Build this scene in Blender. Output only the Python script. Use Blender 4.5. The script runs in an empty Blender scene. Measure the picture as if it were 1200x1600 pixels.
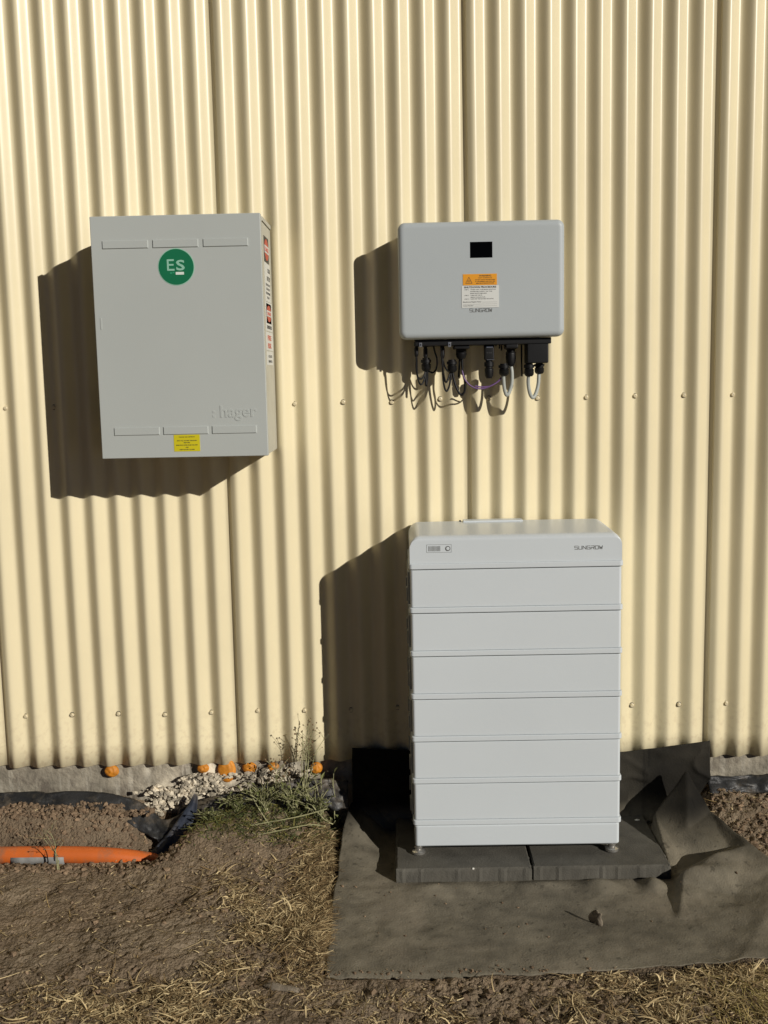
import bpy, bmesh, math, random
import numpy as np
from mathutils import Vector, Matrix
R_ = math.radians
sc = bpy.context.scene
C = sc.collection

# ------------------------------------------------------------------ camera, sky, sun, exposure
cam = bpy.data.objects.new('camera', bpy.data.cameras.new('camera')); C.objects.link(cam)
sc.camera = cam
PITCH, ROLL, YAW = 0.1288, -0.0208, -0.0141
fw = Vector((math.sin(YAW)*math.cos(PITCH), math.cos(YAW)*math.cos(PITCH), -math.sin(PITCH)))
rt = Vector((math.cos(YAW), -math.sin(YAW), 0)); up = rt.cross(fw)
r2 = math.cos(ROLL)*rt + math.sin(ROLL)*up; u2 = -math.sin(ROLL)*rt + math.cos(ROLL)*up
M = Matrix((r2, u2, -fw)).transposed().to_4x4(); M.translation = Vector((-0.2279, -3.3663, 1.4227))
cam.matrix_world = M
cam.data.sensor_fit = 'HORIZONTAL'; cam.data.sensor_width = 36; cam.data.lens = 36*1669/1200
cam.data.clip_start = 0.05; cam.data.clip_end = 500

SUN = Vector((-0.955, 1.0, -0.545)).normalized()            # direction the light travels
w = bpy.data.worlds.new('World'); sc.world = w; w.use_nodes = True
nt = w.node_tree; nt.nodes.clear()
sky = nt.nodes.new('ShaderNodeTexSky'); sky.sky_type = 'NISHITA'; sky.sun_disc = False
el = math.asin(-SUN.z); sky.sun_elevation = el
sky.sun_rotation = math.atan2(-SUN.x, -SUN.y)
sky.air_density = 0.12; sky.dust_density = 0.0; sky.ozone_density = 1.0
bg = nt.nodes.new('ShaderNodeBackground'); bg.inputs[1].default_value = 0.05
wo = nt.nodes.new('ShaderNodeOutputWorld'); nt.links.new(sky.outputs[0], bg.inputs[0]); nt.links.new(bg.outputs[0], wo.inputs[0])
sl = bpy.data.lights.new('sun', 'SUN'); sl.energy = 5.0; sl.angle = R_(0.5); sl.color = (1.0, 0.95, 0.87)
so = bpy.data.objects.new('sun', sl); C.objects.link(so); so.rotation_euler = SUN.to_track_quat('-Z', 'Y').to_euler(); so.location = (5, -6, 4)
sc.view_settings.view_transform = 'Standard'; sc.view_settings.look = 'None'; sc.view_settings.gamma = 1
sc.view_settings.exposure = -0.38
sc.render.resolution_x = 768; sc.render.resolution_y = 1024

# ------------------------------------------------------------------ materials
def mat(name, col, rough=0.6, metal=0.0, var=0.12, scale=8.0, bump=0.0, bscale=60.0, dark=None, dscale=3.0, damt=0.0, spec=0.5, coat=0.0):
    m = bpy.data.materials.new(name); m.use_nodes = True
    t = m.node_tree; b = t.nodes['Principled BSDF']
    b.inputs['Roughness'].default_value = rough; b.inputs['Metallic'].default_value = metal
    b.inputs['Specular IOR Level'].default_value = spec; b.inputs['Coat Weight'].default_value = coat
    tc = t.nodes.new('ShaderNodeTexCoord')
    n = t.nodes.new('ShaderNodeTexNoise'); n.inputs['Scale'].default_value = scale; n.inputs['Detail'].default_value = 6
    t.links.new(tc.outputs['Object'], n.inputs['Vector'])
    mx = t.nodes.new('ShaderNodeMix'); mx.data_type = 'RGBA'
    c = list(col)
    mx.inputs['A'].default_value = [v*(1-var) for v in c]+[1]; mx.inputs['B'].default_value = [min(1, v*(1+var)) for v in c]+[1]
    mr = t.nodes.new('ShaderNodeMapRange'); mr.inputs[1].default_value = 0.3; mr.inputs[2].default_value = 0.7
    t.links.new(n.outputs['Fac'], mr.inputs[0]); t.links.new(mr.outputs[0], mx.inputs['Factor'])
    out = mx.outputs['Result']
    if dark is not None:
        n2 = t.nodes.new('ShaderNodeTexNoise'); n2.inputs['Scale'].default_value = dscale; n2.inputs['Detail'].default_value = 8; n2.inputs['Roughness'].default_value = 0.65
        t.links.new(tc.outputs['Object'], n2.inputs['Vector'])
        r = t.nodes.new('ShaderNodeMapRange'); r.inputs[1].default_value = 0.5; r.inputs[2].default_value = 0.66; r.inputs[4].default_value = damt
        t.links.new(n2.outputs['Fac'], r.inputs[0])
        m2 = t.nodes.new('ShaderNodeMix'); m2.data_type = 'RGBA'; t.links.new(r.outputs[0], m2.inputs['Factor'])
        t.links.new(out, m2.inputs['A']); m2.inputs['B'].default_value = list(dark)+[1]; out = m2.outputs['Result']
    t.links.new(out, b.inputs['Base Color'])
    if bump > 0:
        n3 = t.nodes.new('ShaderNodeTexNoise'); n3.inputs['Scale'].default_value = bscale; n3.inputs['Detail'].default_value = 8
        t.links.new(tc.outputs['Object'], n3.inputs['Vector'])
        bp = t.nodes.new('ShaderNodeBump'); bp.inputs['Strength'].default_value = 1.0; bp.inputs['Distance'].default_value = bump
        t.links.new(n3.outputs['Fac'], bp.inputs['Height']); t.links.new(bp.outputs[0], b.inputs['Normal'])
    return m
def vcol(m, strength=1.0):
    """multiply the base colour by a per-blade colour attribute (own colour of each straw / leaf / clod)"""
    t = m.node_tree; b = t.nodes['Principled BSDF']
    a = t.nodes.new('ShaderNodeAttribute'); a.attribute_name = 'tint'
    mx = t.nodes.new('ShaderNodeMix'); mx.data_type = 'RGBA'; mx.blend_type = 'MULTIPLY'; mx.inputs['Factor'].default_value = strength
    t.links.new(b.inputs['Base Color'].links[0].from_socket, mx.inputs['A']); t.links.new(a.outputs['Color'], mx.inputs['B'])
    t.links.new(mx.outputs['Result'], b.inputs['Base Color']); return m

M_wall = mat('cream_colorsteel', (0.722, 0.638, 0.424), 0.34, var=0.03, scale=3, bump=0.0002, bscale=30, dark=(0.62, 0.545, 0.365), dscale=2.2, damt=0.18, spec=0.45)
def base_dust(m):
    t = m.node_tree; b = t.nodes['Principled BSDF']; tc = t.nodes.new('ShaderNodeTexCoord'); sx = t.nodes.new('ShaderNodeSeparateXYZ'); t.links.new(tc.outputs['Object'], sx.inputs[0])
    n = t.nodes.new('ShaderNodeTexNoise'); n.inputs['Scale'].default_value = 60; n.inputs['Detail'].default_value = 6; t.links.new(tc.outputs['Object'], n.inputs['Vector'])
    r = t.nodes.new('ShaderNodeMapRange'); r.inputs[1].default_value = 0.42; r.inputs[2].default_value = 0.16; t.links.new(sx.outputs['Z'], r.inputs[0])
    r2 = t.nodes.new('ShaderNodeMapRange'); r2.inputs[1].default_value = 0.50; r2.inputs[2].default_value = 0.66; r2.inputs[4].default_value = 0.45; t.links.new(n.outputs['Fac'], r2.inputs[0])
    mu = t.nodes.new('ShaderNodeMath'); mu.operation = 'MULTIPLY'; t.links.new(r.outputs[0], mu.inputs[0]); t.links.new(r2.outputs[0], mu.inputs[1])
    mx = t.nodes.new('ShaderNodeMix'); mx.data_type = 'RGBA'; t.links.new(mu.outputs[0], mx.inputs['Factor'])
    t.links.new(b.inputs['Base Color'].links[0].from_socket, mx.inputs['A']); mx.inputs['B'].default_value = (0.46, 0.37, 0.24, 1); t.links.new(mx.outputs['Result'], b.inputs['Base Color'])
base_dust(M_wall)
M_screw = mat('cream_screw', (0.62, 0.54, 0.36), 0.35, var=0.1, scale=50)
M_trim = mat('cream_roof', (0.72, 0.60, 0.40), 0.5)
M_conc = mat('old_concrete', (0.27, 0.24, 0.19), 0.9, var=0.35, scale=14, bump=0.006, bscale=60, dark=(0.13, 0.11, 0.085), dscale=7, damt=0.9)
def streaks(m, col, sx=45, sz=5, amt=0.6, lo=0.52, hi=0.68):
    t = m.node_tree; b = t.nodes['Principled BSDF']; tc = t.nodes.new('ShaderNodeTexCoord'); mp = t.nodes.new('ShaderNodeMapping')
    mp.inputs['Scale'].default_value = (sx, sx, sz); n = t.nodes.new('ShaderNodeTexNoise'); n.inputs['Scale'].default_value = 1; n.inputs['Detail'].default_value = 5
    t.links.new(tc.outputs['Object'], mp.inputs[0]); t.links.new(mp.outputs[0], n.inputs['Vector'])
    r = t.nodes.new('ShaderNodeMapRange'); r.inputs[1].default_value = lo; r.inputs[2].default_value = hi; r.inputs[4].default_value = amt; t.links.new(n.outputs['Fac'], r.inputs[0])
    mx = t.nodes.new('ShaderNodeMix'); mx.data_type = 'RGBA'; t.links.new(r.outputs[0], mx.inputs['Factor'])
    t.links.new(b.inputs['Base Color'].links[0].from_socket, mx.inputs['A']); mx.inputs['B'].default_value = list(col)+[1]; t.links.new(mx.outputs['Result'], b.inputs['Base Color']); return m
streaks(M_conc, (0.46, 0.42, 0.35))
M_agg = vcol(mat('aggregate', (0.74, 0.67, 0.55), 0.85, var=0.25, scale=40, bump=0.0015, bscale=150))
M_foam = mat('orange_foam', (0.62, 0.235, 0.018), 0.6, var=0.2, scale=60, bump=0.001, bscale=60, dark=(0.35, 0.12, 0.02), dscale=50, damt=0.5)
M_soil = mat('soil', (0.198, 0.148, 0.098), 0.95, var=0.34, scale=9, bump=0.012, bscale=130, dark=(0.26, 0.205, 0.14), dscale=3.5, damt=0.8, spec=0.2)
M_clod = vcol(mat('clod', (0.21, 0.155, 0.105), 0.95, var=0.3, scale=30, bump=0.003, bscale=120, spec=0.2))
M_straw = vcol(mat('straw', (0.56, 0.46, 0.29), 0.75, var=0.1, scale=20, spec=0.3))
M_leaf = vcol(mat('leaf', (0.115, 0.125, 0.05), 0.6, var=0.25, scale=30, spec=0.3))
M_stem = mat('stem', (0.32, 0.31, 0.16), 0.7, var=0.3, scale=30)
M_seed = mat('seed', (0.16, 0.10, 0.05), 0.8, var=0.3, scale=60)
M_mat = vcol(mat('weed_mat_fabric', (0.175, 0.155, 0.113), 0.85, var=0.26, scale=16, bump=0.0018, bscale=190, dark=(0.235, 0.20, 0.145), dscale=4.5, damt=0.45, spec=0.2))
M_memb = mat('black_plastic', (0.020, 0.020, 0.020), 0.5, var=0.4, scale=10, bump=0.006, bscale=28, dark=(0.13, 0.105, 0.075), dscale=12, damt=0.75, spec=0.5)
M_paver = mat('charcoal_paver', (0.094, 0.088, 0.073), 0.9, var=0.25, scale=14, bump=0.0016, bscale=220, dark=(0.085, 0.078, 0.062), dscale=9, damt=0.6, spec=0.3)
M_box = mat('light_grey_steel', (0.425, 0.45, 0.43), 0.42, var=0.025, scale=3, bump=0.00025, bscale=420, spec=0.4)
M_lit_side = mat('light_grey_steel_lit_side', (0.47, 0.465, 0.40), 0.42, var=0.03, scale=4, bump=0.00025, bscale=420, spec=0.4, dark=(0.39, 0.36, 0.28), dscale=14, damt=0.35)  # paler, warmer than the door: sun and wall bounce put into the colour
M_inv = mat('grey_inverter_paint', (0.405, 0.44, 0.45), 0.45, var=0.02, scale=3, bump=0.00025, bscale=500, spec=0.4)
M_bat = mat('white_battery_paint', (0.575, 0.615, 0.635), 0.33, var=0.02, scale=3, bump=0.0002, bscale=500, spec=0.4)
M_batg = mat('battery_side', (0.27, 0.275, 0.26), 0.5, var=0.05)
M_blk = mat('black_plastic_smooth', (0.005, 0.005, 0.0055), 0.5, spec=0.3, var=0.2, scale=30)
M_scr = mat('screen_glass', (0.001, 0.001, 0.001), 0.2, var=0.1, spec=0.1)
M_cab_b = mat('black_cable', (0.005, 0.005, 0.0055), 0.5, spec=0.3, var=0.2)
M_cab_g = mat('grey_cable', (0.36, 0.38, 0.35), 0.5, var=0.1, scale=30)
M_cab_p = mat('purple_cable', (0.16, 0.085, 0.22), 0.45, var=0.1, scale=30)
M_metal = mat('zinc', (0.62, 0.61, 0.58), 0.3, metal=1.0, var=0.1)
M_foot = mat('foot_metal', (0.72, 0.70, 0.66), 0.25, metal=0.9, var=0.1)
M_green = mat('green_sticker', (0.006, 0.145, 0.062), 0.4, var=0.04)
M_mint = mat('mint_print', (0.26, 0.50, 0.38), 0.5, var=0.02)
M_white = mat('white_print', (0.66, 0.72, 0.66), 0.5, var=0.03)
M_label = mat('white_label', (0.62, 0.63, 0.60), 0.55, var=0.03)
M_ylw = mat('yellow_label', (0.58, 0.50, 0.008), 0.5, var=0.05)
M_org = mat('orange_label', (0.72, 0.30, 0.008), 0.5, var=0.04)
M_red = mat('red_print', (0.48, 0.075, 0.045), 0.55, var=0.08)
M_ink = mat('black_print', (0.03, 0.03, 0.03), 0.6, var=0.1)
M_inkg = mat('grey_print', (0.11, 0.11, 0.105), 0.6, var=0.1)
M_pipe = mat('orange_conduit', (0.56, 0.125, 0.022), 0.45, var=0.1, scale=8, bump=0.0004, bscale=60, dark=(0.24, 0.13, 0.075), dscale=12, damt=0.75)
M_tape = mat('grey_tape', (0.26, 0.26, 0.25), 0.6, var=0.2, scale=30, bump=0.001, bscale=90)
M_bark = mat('bark', (0.20, 0.165, 0.12), 0.9, var=0.3, scale=60, bump=0.003, bscale=120)
M_peb = mat('pale_pebble', (0.75, 0.73, 0.66), 0.7, var=0.1)

# ------------------------------------------------------------------ helpers
def tag(o, label=None, cat=None, group=None, kind=None):
    if label: o['label'] = label
    if cat: o['category'] = cat
    if group: o['group'] = group
    if kind: o['kind'] = kind
    return o
def thing(name, label, cat, loc=(0, 0, 0), group=None):
    o = bpy.data.objects.new(name, None); C.objects.link(o); o.location = loc; o.empty_display_size = 0.05
    return tag(o, label, cat, group)
def root_loc(p):
    v = Vector((0, 0, 0))
    while p is not None:
        v += p.location; p = p.parent
    return v
def link(name, me, m, parent=None, smooth=False):
    """world-space mesh -> object whose parent sits at root_loc(parent)"""
    if not me.materials: me.materials.append(m)
    o = bpy.data.objects.new(name, me); C.objects.link(o)
    if parent is not None:
        o.parent = parent; off = root_loc(parent)
        if off.length > 0: me.transform(Matrix.Translation(-off))
    if smooth: me.polygons.foreach_set('use_smooth', [True]*len(me.polygons))
    return o
def fin(bm, name, m, parent=None, smooth=False, angle=None):
    me = bpy.data.meshes.new(name); bmesh.ops.recalc_face_normals(bm, faces=bm.faces); bm.to_mesh(me); bm.free()
    o = link(name, me, m, parent, smooth or angle is not None)
    if angle is not None:
        me.set_sharp_from_angle(angle=R_(angle))
        wn = o.modifiers.new('n', 'WEIGHTED_NORMAL'); wn.keep_sharp = True; wn.weight = 100
    return o
def from_np(name, V, F, m, parent=None, smooth=True, tint=None):
    me = bpy.data.meshes.new(name); me.from_pydata(V.tolist() if hasattr(V, 'tolist') else V, [], F.tolist() if hasattr(F, 'tolist') else F); me.update()
    if tint is not None:
        a = me.color_attributes.new('tint', 'FLOAT_COLOR', 'POINT')
        t4 = np.ones((len(V), 4), np.float32); t4[:, :3] = tint; a.data.foreach_set('color', t4.ravel())
    return link(name, me, m, parent, smooth)
def bx(bm, x0, x1, y0, y1, z0, z1, bev=0.0, seg=2, only=None):
    vs = [bm.verts.new((x, y, z)) for x in (x0, x1) for y in (y0, y1) for z in (z0, z1)]
    f = [bm.faces.new([vs[i] for i in q]) for q in ((0, 1, 3, 2), (4, 6, 7, 5), (0, 4, 5, 1), (2, 3, 7, 6), (0, 2, 6, 4), (1, 5, 7, 3))]
    if bev > 0:
        es = list({e for q in f for e in q.edges})
        if only: es = [e for e in es if only(e)]
        bmesh.ops.bevel(bm, geom=es, offset=bev, segments=seg, profile=0.5, affect='EDGES', clamp_overlap=True)
    return f
def box(name, m, parent, x0, x1, y0, y1, z0, z1, bev=0.0, seg=2, smooth=True):
    bm = bmesh.new(); bx(bm, x0, x1, y0, y1, z0, z1, bev, seg)
    return fin(bm, name, m, parent, angle=40 if smooth else None)
def tube_pts(bm, pts, r, n=10, cap=True):
    """swept tube through pts, r scalar or list"""
    P = [Vector(p) for p in pts]; rings = []
    rr = r if isinstance(r, (list, tuple)) else [r]*len(P)
    prev = None
    for i, p in enumerate(P):
        d = (P[min(i+1, len(P)-1)]-P[max(i-1, 0)]).normalized()
        if prev is None:
            a = d.orthogonal().normalized()
        else:
            a = (prev-d*prev.dot(d)).normalized()
        prev = a; b = d.cross(a)
        rings.append([bm.verts.new(p+rr[i]*(math.cos(2*math.pi*k/n)*a+math.sin(2*math.pi*k/n)*b)) for k in range(n)])
    for i in range(len(P)-1):
        for k in range(n):
            bm.faces.new((rings[i][k], rings[i][(k+1) % n], rings[i+1][(k+1) % n], rings[i+1][k]))
    if cap:
        bm.faces.new(rings[0]); bm.faces.new(list(reversed(rings[-1])))
def spline(pts, n=8):
    P = [Vector(p) for p in pts]; P = [P[0]*2-P[1]]+P+[P[-1]*2-P[-2]]; out = []
    for i in range(1, len(P)-2):
        for k in range(n):
            t = k/n; a, b, c, d = P[i-1], P[i], P[i+1], P[i+2]
            out.append(0.5*((2*b)+(c-a)*t+(2*a-5*b+4*c-d)*t*t+(3*b-a-3*c+d)*t**3))
    out.append(P[-2]); return out
def lathe(bm, c, prof, n=20, axis='z'):
    """prof: list of (r, h) along axis from c"""
    rings = []
    for r, h in prof:
        ring = []
        for k in range(n):
            a = 2*math.pi*k/n; u, v = r*math.cos(a), r*math.sin(a)
            ring.append(bm.verts.new((c[0]+u, c[1]+v, c[2]+h) if axis == 'z' else (c[0]+u, c[1]+h, c[2]+v)))
        rings.append(ring)
    for i in range(len(rings)-1):
        for k in range(n):
            bm.faces.new((rings[i][k], rings[i][(k+1) % n], rings[i+1][(k+1) % n], rings[i+1][k]))
    bm.faces.new(rings[0]); bm.faces.new(list(reversed(rings[-1])))
def rrect(w2, h2, r, n=6):
    out = []
    for cx, cy, a0 in ((w2-r, h2-r, 0), (-w2+r, h2-r, 90), (-w2+r, -h2+r, 180), (w2-r, -h2+r, 270)):
        for k in range(n+1):
            a = R_(a0+90*k/n); out.append((cx+r*math.cos(a), cy+r*math.sin(a)))
    return out
def text(name, s, m, parent, x, z, y, width=None, h=None, ext=0.0003, align='LEFT', side=False, bevel=0.0, xs=1.0, bold=0.0):
    """letters standing on a vertical plane facing -Y (or +X when side) with baseline z"""
    cu = bpy.data.curves.new('t', 'FONT'); cu.body = s; cu.size = 1; cu.extrude = 0; cu.align_x = 'LEFT'; cu.offset = bold; cu.resolution_u = 3
    o = bpy.data.objects.new('t', cu); C.objects.link(o)
    dg = bpy.context.evaluated_depsgraph_get(); me = bpy.data.meshes.new_from_object(o.evaluated_get(dg))
    bpy.data.objects.remove(o); bpy.data.curves.remove(cu)
    me.materials.clear()
    co = np.empty(len(me.vertices)*3); me.vertices.foreach_get('co', co); co = co.reshape(-1, 3)
    x0, x1 = co[:, 0].min(), co[:, 0].max(); y0 = 0
    cap = 0.72
    sy = (h/cap) if h else width/(x1-x0)
    sx = width/(x1-x0) if width else sy*xs
    wd = (x1-x0)*sx
    off = {'LEFT': 0, 'CENTER': -wd/2, 'RIGHT': -wd}[align]
    bm = bmesh.new(); bm.from_mesh(me); bpy.data.meshes.remove(me)
    for f in bm.faces: f.smooth = False
    for v in bm.verts:
        a = (v.co.x-x0)*sx+off; b = v.co.y*sy
        v.co = Vector((x+a, y, z+b)) if not side else Vector((y, x+a, z+b))
    if ext > 0:
        base = list(bm.faces)
        r = bmesh.ops.extrude_face_region(bm, geom=base)
        d = Vector((0, -ext, 0)) if not side else Vector((ext, 0, 0))
        for f in bm.faces: f.smooth = False
        for v in [g for g in r['geom'] if isinstance(g, bmesh.types.BMVert)]:
            v.co += d
            if bevel:
                pass
    return fin(bm, name, m, parent)
def bars(name, m, parent, segs, y, ext=0.0004):
    """thin raised strokes ((x0,z0,x1,z1,w)) on a plane facing -Y"""
    bm = bmesh.new()
    for x0, z0, x1, z1, wd in segs:
        ext += 0.000015
        d = Vector((x1-x0, 0, z1-z0)); L = d.length; d.normalize(); n = Vector((-d.z, 0, d.x))*wd/2
        a, b = Vector((x0, y, z0))-d*wd*0.4, Vector((x1, y, z1))+d*wd*0.4
        q = [a+n, b+n, b-n, a-n]
        bot = [bm.verts.new(p) for p in q]; top = [bm.verts.new(p+Vector((0, -ext, 0))) for p in q]
        bm.faces.new(top)
        for k in range(4): bm.faces.new((bot[k], bot[(k+1) % 4], top[(k+1) % 4], top[k]))
        bm.faces.new(list(reversed(bot)))
    return fin(bm, name, m, parent)
def maker_logo(name, parent, x0, x1, z0, z1, y, m):
    """SUNGROW in wide open square strokes"""
    L = {'S': [(1, 1, 0, 1), (0, 1, 0, .55), (0, .5, 1, .5), (1, .45, 1, 0), (1, 0, 0, 0)],
         'U': [(0, 1, 0, 0), (0, 0, 1, 0), (1, 0, 1, 1)],
         'N': [(0, 0, 0, 1), (0, 1, 1, 0), (1, 0, 1, 1)],
         'G': [(1, 1, 0, 1), (0, 1, 0, 0), (0, 0, 1, 0), (1, 0, 1, .5), (1, .5, .45, .5)],
         'R': [(0, 0, 0, .55), (0, 1, 1, 1), (1, 1, 1, .5), (1, .5, 0, .5), (.5, .5, 1, 0)],
         'O': [(0, 0, 0, 1), (0, 1, 1, 1), (1, 1, 1, 0), (1, 0, 0, 0)],
         'W': [(0, 1, .2, 0), (.2, 0, .5, .7), (.5, .7, .8, 0), (.8, 0, 1, 1)]}
    n = 7; cell = (x1-x0)/n; lw = cell*0.74; segs = []
    for i, ch in enumerate('SUNGROW'):
        for a, b, c, d in L[ch]:
            segs.append((x0+i*cell+a*lw, z0+b*(z1-z0), x0+i*cell+c*lw, z0+d*(z1-z0), (z1-z0)*0.15))
    return bars(name, m, parent, segs, y)

# numpy noise
def _h(ix, iy, s):
    n = (ix.astype(np.int64)*374761393+iy.astype(np.int64)*668265263+s*974634777) & 0x7fffffff
    n = ((n ^ (n >> 13))*1274126177) & 0x7fffffff
    return ((n ^ (n >> 16)) & 0xffff)/65535.0
def vn(x, y, s=0):
    ix, iy = np.floor(x), np.floor(y); fx, fy = x-ix, y-iy
    fx = fx*fx*fx*(fx*(fx*6-15)+10); fy = fy*fy*fy*(fy*(fy*6-15)+10)
    a, b, c, d = _h(ix, iy, s), _h(ix+1, iy, s), _h(ix, iy+1, s), _h(ix+1, iy+1, s)
    return ((a*(1-fx)+b*fx)*(1-fy)+(c*(1-fx)+d*fx)*fy)*2-1
def fbm(x, y, o=4, s=0, g=0.5):
    t = 0; a = 1
    for k in range(o):
        t = t+a*vn(x*2**k+k*17.3, y*2**k-k*9.1, s+k); a *= g
    return t
def ss(a, b, x):
    t = np.clip((x-a)/(b-a), 0, 1); return t*t*(3-2*t)

# ------------------------------------------------------------------ ground shape
G0 = -0.064
def mat_left(y): return np.interp(y, [-0.9, -0.3, -0.15, -0.05, 0.0], [-0.434, -0.434, -0.425, -0.405, -0.397])
def mat_right(y): return np.interp(y, [-0.9, -0.6, -0.43, -0.34, -0.25, -0.14, -0.10, -0.03], [1.16, 0.98, 0.845, 0.787, 0.765, 0.735, 0.695, 0.70])
def base_g(x, y):
    """smooth ground: flat in front, banked up to the slab, a pit for the pavers, a trench for the conduit"""
    x = np.asarray(x, float); y = np.asarray(y, float)
    z = np.full(np.broadcast(x, y).shape, G0)
    bank_l = (ss(-0.42, -0.03, y)*ss(-1.05, -0.90, x)+ss(-0.215, -0.03, y)*ss(-0.90, -1.05, x))*0.115*ss(-0.40, -0.55, x)
    bank_r = ss(-0.60, -0.03, y)*0.125*ss(0.58, 0.80, x)
    z = z+bank_l+bank_r
    # mound in front of the conduit
    z = z-0.006*np.exp(-((y+0.26)/0.06)**2)*ss(-1.0, -1.2, x)
    # trench with the conduit and the hole beside the slab
    z = z-0.028*np.exp(-((y+0.175)/0.055)**2)*ss(-0.85, -1.0, x)
    z = z-0.12*np.exp(-(((x+0.985)/0.105)**2+((y+0.075)/0.075)**2))+0.022*np.exp(-(((x+0.86)/0.06)**2+((y+0.19)/0.06)**2))
    return z
FP = [(.5505, -.392, -.063), (.566, -.385, -.056), (.553, -.150, .030), (.667, -.100, .158), (.735, -.135, .035), (.787, -.340, .014), (.675, -.385, .006), (.668, -.345, -.040),
      (.740, -.315, -.010), (.556, -.120, -.055), (.676, -.066, -.030), (.551, -.030, -.058), (.700, -.030, -.005), (.551, -.47, -.063), (.700, -.52, -.052), (.865, -.42, -.004), (.800, -.560, -.030), (1.0, -.62, -.045),
      (1.17, -.92, -.064), (.551, -.92, -.064), (.80, -.92, -.064), (.600, -.270, -.020), (.640, -.230, .020), (.590, -.350, -.052), (.790, -.030, .030), (1.17, -.42, -.01), (1.17, -.03, .03)]
from mathutils.geometry import delaunay_2d_cdt
_t = delaunay_2d_cdt([Vector(p[:2]) for p in FP], [(1, 6), (6, 5), (2, 3), (3, 4), (9, 10), (1, 7), (7, 8), (8, 5), (2, 9)], [], 0, 1e-6)
FV = [(v.x, v.y, FP[o[0]][2]) for v, o in zip(_t[0], _t[3])]; FT = [tuple(f) for f in _t[2]]
def _flap(x, y):
    z = np.zeros(x.shape)
    for a, b, c in FT:
        (x1, y1, z1), (x2, y2, z2), (x3, y3, z3) = FV[a], FV[b], FV[c]
        d = (y2-y3)*(x1-x3)+(x3-x2)*(y1-y3)
        if abs(d) < 1e-9: continue
        u = ((y2-y3)*(x-x3)+(x3-x2)*(y-y3))/d; v = ((y3-y1)*(x-x3)+(x1-x3)*(y-y3))/d; w_ = 1-u-v
        m_ = (u >= -1e-6) & (v >= -1e-6) & (w_ >= -1e-6)
        z[m_] = (u*z1+v*z2+w_*z3)[m_]-G0
    return z
def right_flap(x, y):
    x, y = np.broadcast_arrays(np.asarray(x, float), np.asarray(y, float)); sh = x.shape
    x = np.atleast_1d(x).ravel(); y = np.atleast_1d(y).ravel(); out = np.zeros(x.shape)
    k = (x > 0.535) & (x < 1.2) & (y > -0.95) & (y < 0.05)
    if k.any():
        X, Y = x[k]+0.004*vn(x[k]*14, y[k]*14, 71), y[k]+0.005*vn(x[k]*12, y[k]*12, 73); q = 0
        for dx, dy in ((0, 0), (.005, 0), (-.005, 0), (0, .005), (0, -.005), (.0035, .0035), (-.0035, -.0035)): q = q+_flap(X+dx, np.minimum(Y+dy, -0.03))/7
        out[k] = q*ss(0.549, 0.556, x[k])
    return out.reshape(sh)
def mat_h(x, y):
    z = base_g(x, y)*0+G0
    lr = np.interp(y, [-0.55, -0.35, -0.20, -0.10, -0.06, -0.03], [0.0, 0.010, 0.040, 0.080, 0.100, 0.10])
    z = z+lr*ss(-0.27, -0.42, x)
    z = z+right_flap(x, y)
    # fold running forward from the paver corner
    t = np.clip((-0.43-y)/0.20, 0, 1); xc = 0.575-0.06*t; hh = 0.030*(1-t)**0.7*ss(-0.40, -0.44, y); d = x-xc
    z = z+hh*np.where(d < 0, np.exp(-(d/0.014)**2), np.exp(-(d/0.09)**2))
    # small waves against the pavers' front edge
    e = np.exp(-((y+0.435)/0.035)**2)*ss(-0.385, -0.40, y)
    z = z+e*(0.022*np.exp(-((x-0.33)/0.05)**2)+0.024*np.exp(-((x-0.485)/0.028)**2)+0.013*np.exp(-((x-0.17)/0.07)**2)+0.010*np.exp(-((x+0.14)/0.07)**2))
    out = ss(-0.395, -0.44, y)+ss(-0.26, -0.31, x)+ss(0.56, 0.62, x); out = np.clip(out, 0, 1)
    z = z+out*(0.0035*fbm(x*5, y*8, 3, 41)+0.0012*fbm(x*22, y*22, 3, 47))
    z = z+0.006*ss(-0.84, -0.88, y)*0-0.006*ss(-0.865, -0.885, y)
    return z
def in_mat(x, y, d=0.0):
    return ss(-0.02-d, 0.015-d, np.minimum(x-mat_left(y), mat_right(y)-x))*ss(-0.90-d, -0.865-d, y+0.0)
def ground(x, y):
    x = np.asarray(x, float); y = np.asarray(y, float)
    z = base_g(x, y)
    n = 0.012*fbm(x*4.2, y*4.2, 3, 1)+0.0040*fbm(x*17, y*17, 5, 5, 0.6)
    rid = 1-np.abs(fbm(x*9+0.6*vn(x*5, y*5, 77)-y*4, y*15, 5, 31, 0.6)); n2 = 0.0035*(rid-0.6)
    cr = fbm(x*10+y*5, y*22-x*6, 4, 131, 0.6); cr2 = fbm(x*24-y*9, y*30+x*12, 3, 151, 0.6); gate = ss(-0.1, 0.3, fbm(x*6, y*6, 2, 171))
    n2 = n2-0.0075*np.exp(-(cr/0.045)**2)*gate-0.0045*np.exp(-(cr2/0.06)**2)*ss(-0.2, 0.3, fbm(x*7, y*7, 2, 181))
    im = in_mat(x, y)
    crumb = 0.006*fbm(x*60, y*60, 3, 61, 0.6)*(0.42+0.75*ss(0.55, 0.75, x)+0.5*ss(-0.5, -0.9, y)*ss(-0.3, -0.1, x))
    z = z+(n*(1-0.6*np.exp(-((y+0.2)/0.07)**2)*ss(-1.0, -1.2, x))+n2+crumb)*(1-im)
    z = z*(1-im)+im*np.minimum(z, mat_h(x, y)-0.014)
    return z
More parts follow.
